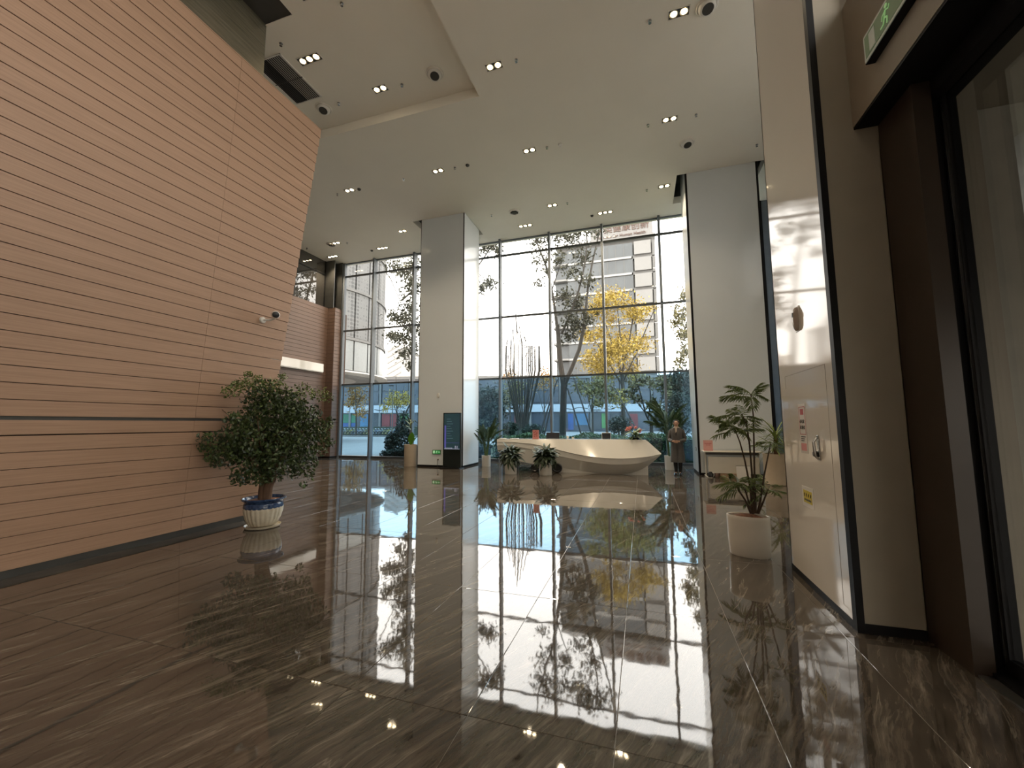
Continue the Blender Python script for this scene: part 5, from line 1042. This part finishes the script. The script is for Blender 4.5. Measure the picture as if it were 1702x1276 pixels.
# curved white building at the left
cv = thing('curved_building', 'rounded white building with perforated cladding and an overhanging base', 'building', (-31.6, 31, 0))
M_CVP = mat('perforated_panel', (0.1584, 0.1608, 0.1584), .6, col2=(0.1152, 0.1176, 0.1176), scale=9, detail=0); nn_ = M_CVP.node_tree; vo = nn_.nodes.new('ShaderNodeTexVoronoi'); vo.inputs['Scale'].default_value = 3.0; vo.inputs['Randomness'].default_value = 0.12
tcv = nn_.nodes.new('ShaderNodeTexCoord'); nn_.links.new(tcv.outputs['Object'], vo.inputs['Vector']); mrv = nn_.nodes.new('ShaderNodeMapRange'); mrv.inputs['From Min'].default_value = .42; mrv.inputs['From Max'].default_value = .48
nn_.links.new(vo.outputs['Distance'], mrv.inputs['Value']); nn_.links.new(mrv.outputs[0], [x for x in nn_.nodes if x.type == 'MIX'][0].inputs['Factor'])
[x for x in nn_.nodes if x.type == 'MIX'][0].inputs['A'].default_value = (.06, .062, .062, 1)
M_CVG = mat('fritted_glass', (0.1728, 0.1872, 0.1872), .3); M_CVW = mat('curved_white', (0.264, 0.2544, 0.2352), .6)
RC = 7.9
put('core', MB().lathe([(2.5, 0), (2.5, 5.85), (RC-.5, 5.87), (RC-.5, 26)], 48).mesh('core', M_TWR, True), cv); put('base_ring', MB().lathe([(RC-3.5, 5.85), (RC+.3, 5.9), (RC+.42, 6.0), (RC+.3, 6.15), (RC-.4, 6.2)], 64).mesh('base_ring', M_CVW, True), cv)
for zb, zt, m_ in ((6.25, 8.85, M_CVG), (9.15, 13.2, M_CVP), (13.5, 17.5, M_CVP), (17.8, 21.8, M_CVP), (22.1, 26, M_CVP)):
    for k in range(30):
        a0, a1 = 2*math.pi*k/30+.008, 2*math.pi*(k+1)/30-.008; q = MB()
        q.grid([[((RC+d)*math.cos(a0+(a1-a0)*j/3), (RC+d)*math.sin(a0+(a1-a0)*j/3), z) for j in range(4)] for d, z in ((0, zb), (0, zt), (-.12, zt), (-.12, zb), (0, zb))])
        put('cladding_panel', q.mesh('cladding_panel', m_), cv)
for z in (8.85, 13.2, 17.5, 21.8): put('floor_ring', MB().lathe([(RC-.3, z), (RC+.12, z+.03), (RC+.12, z+.25), (RC-.3, z+.28)], 64).mesh('floor_ring', M_TWR, True), cv)
put('roof', MB().lathe([(RC+.1, 26.0), (RC+.1, 26.5), (0, 26.6)], 64).mesh('roof', M_CVW), cv)
# hazy far blocks
M_HAZE = mat('distant_block', (0.2976, 0.288, 0.2736), .9, var=.02); M_HAZE2 = mat('distant_louvre', (0.24, 0.2352, 0.2256), .9)
for x0, x1, yt, Y, lab in ((645, 668, 575, 210, 'very pale louvred block far behind the yellow ginkgo'), (662, 692, 590, 240, 'very pale plain block far behind the yellow ginkgo')):
    a, b = onY(x0, yt, Y), onY(x1, yt, Y); t = thing('distant_block', lab, 'building', ((a[0]+b[0])/2, Y, 0)); put('wall', box(a[0], b[0], Y, Y+15, 0, a[2]).mesh('wall', M_HAZE), t, world=True)
    if Y == 210:
        for k in range(9): z = a[2]*.35+k*a[2]*.07; put('louvre', MB().add([(a[0]-1, Y-.5, z), (b[0], Y-.5, z+5), (b[0], Y-.5, z+6), (a[0]-1, Y-.5, z+1), (a[0]-1, Y, z), (b[0], Y, z+5), (b[0], Y, z+6), (a[0]-1, Y, z+1)], [(0,1,2,3),(7,6,5,4),(0,4,5,1),(1,5,6,2),(2,6,7,3),(3,7,4,0)]).mesh('louvre', M_HAZE2), t, world=True)
    else:
        for k in range(5): put('pilaster', box(a[0]+(b[0]-a[0])*(k+.4)/5, a[0]+(b[0]-a[0])*(k+.5)/5, Y-.4, Y, 0, a[2]).mesh('pilaster', M_HAZE2), t, world=True)
# lamp post
p = onY(622+34, 700, 40)
t = thing('lamp_post', 'slim pale lamp post standing among the yellow trees', 'lamp post', (onY(652, 700, 40)[0], 40, -.04)); put('pole', MB().tube([(0, 0, 0), (0, 0, 6.0)], [.07, .045], 10).mesh('pole', M_STRIP, True), t); put('base', MB().lathe([(.16, 0), (.15, .2), (.08, .25)], 12).mesh('base', M_STRIP, True), t); put('lamp_head', box(-.5, .1, -.1, .1, 5.95, 6.05).mesh('lamp_head', M_STRIP), t)
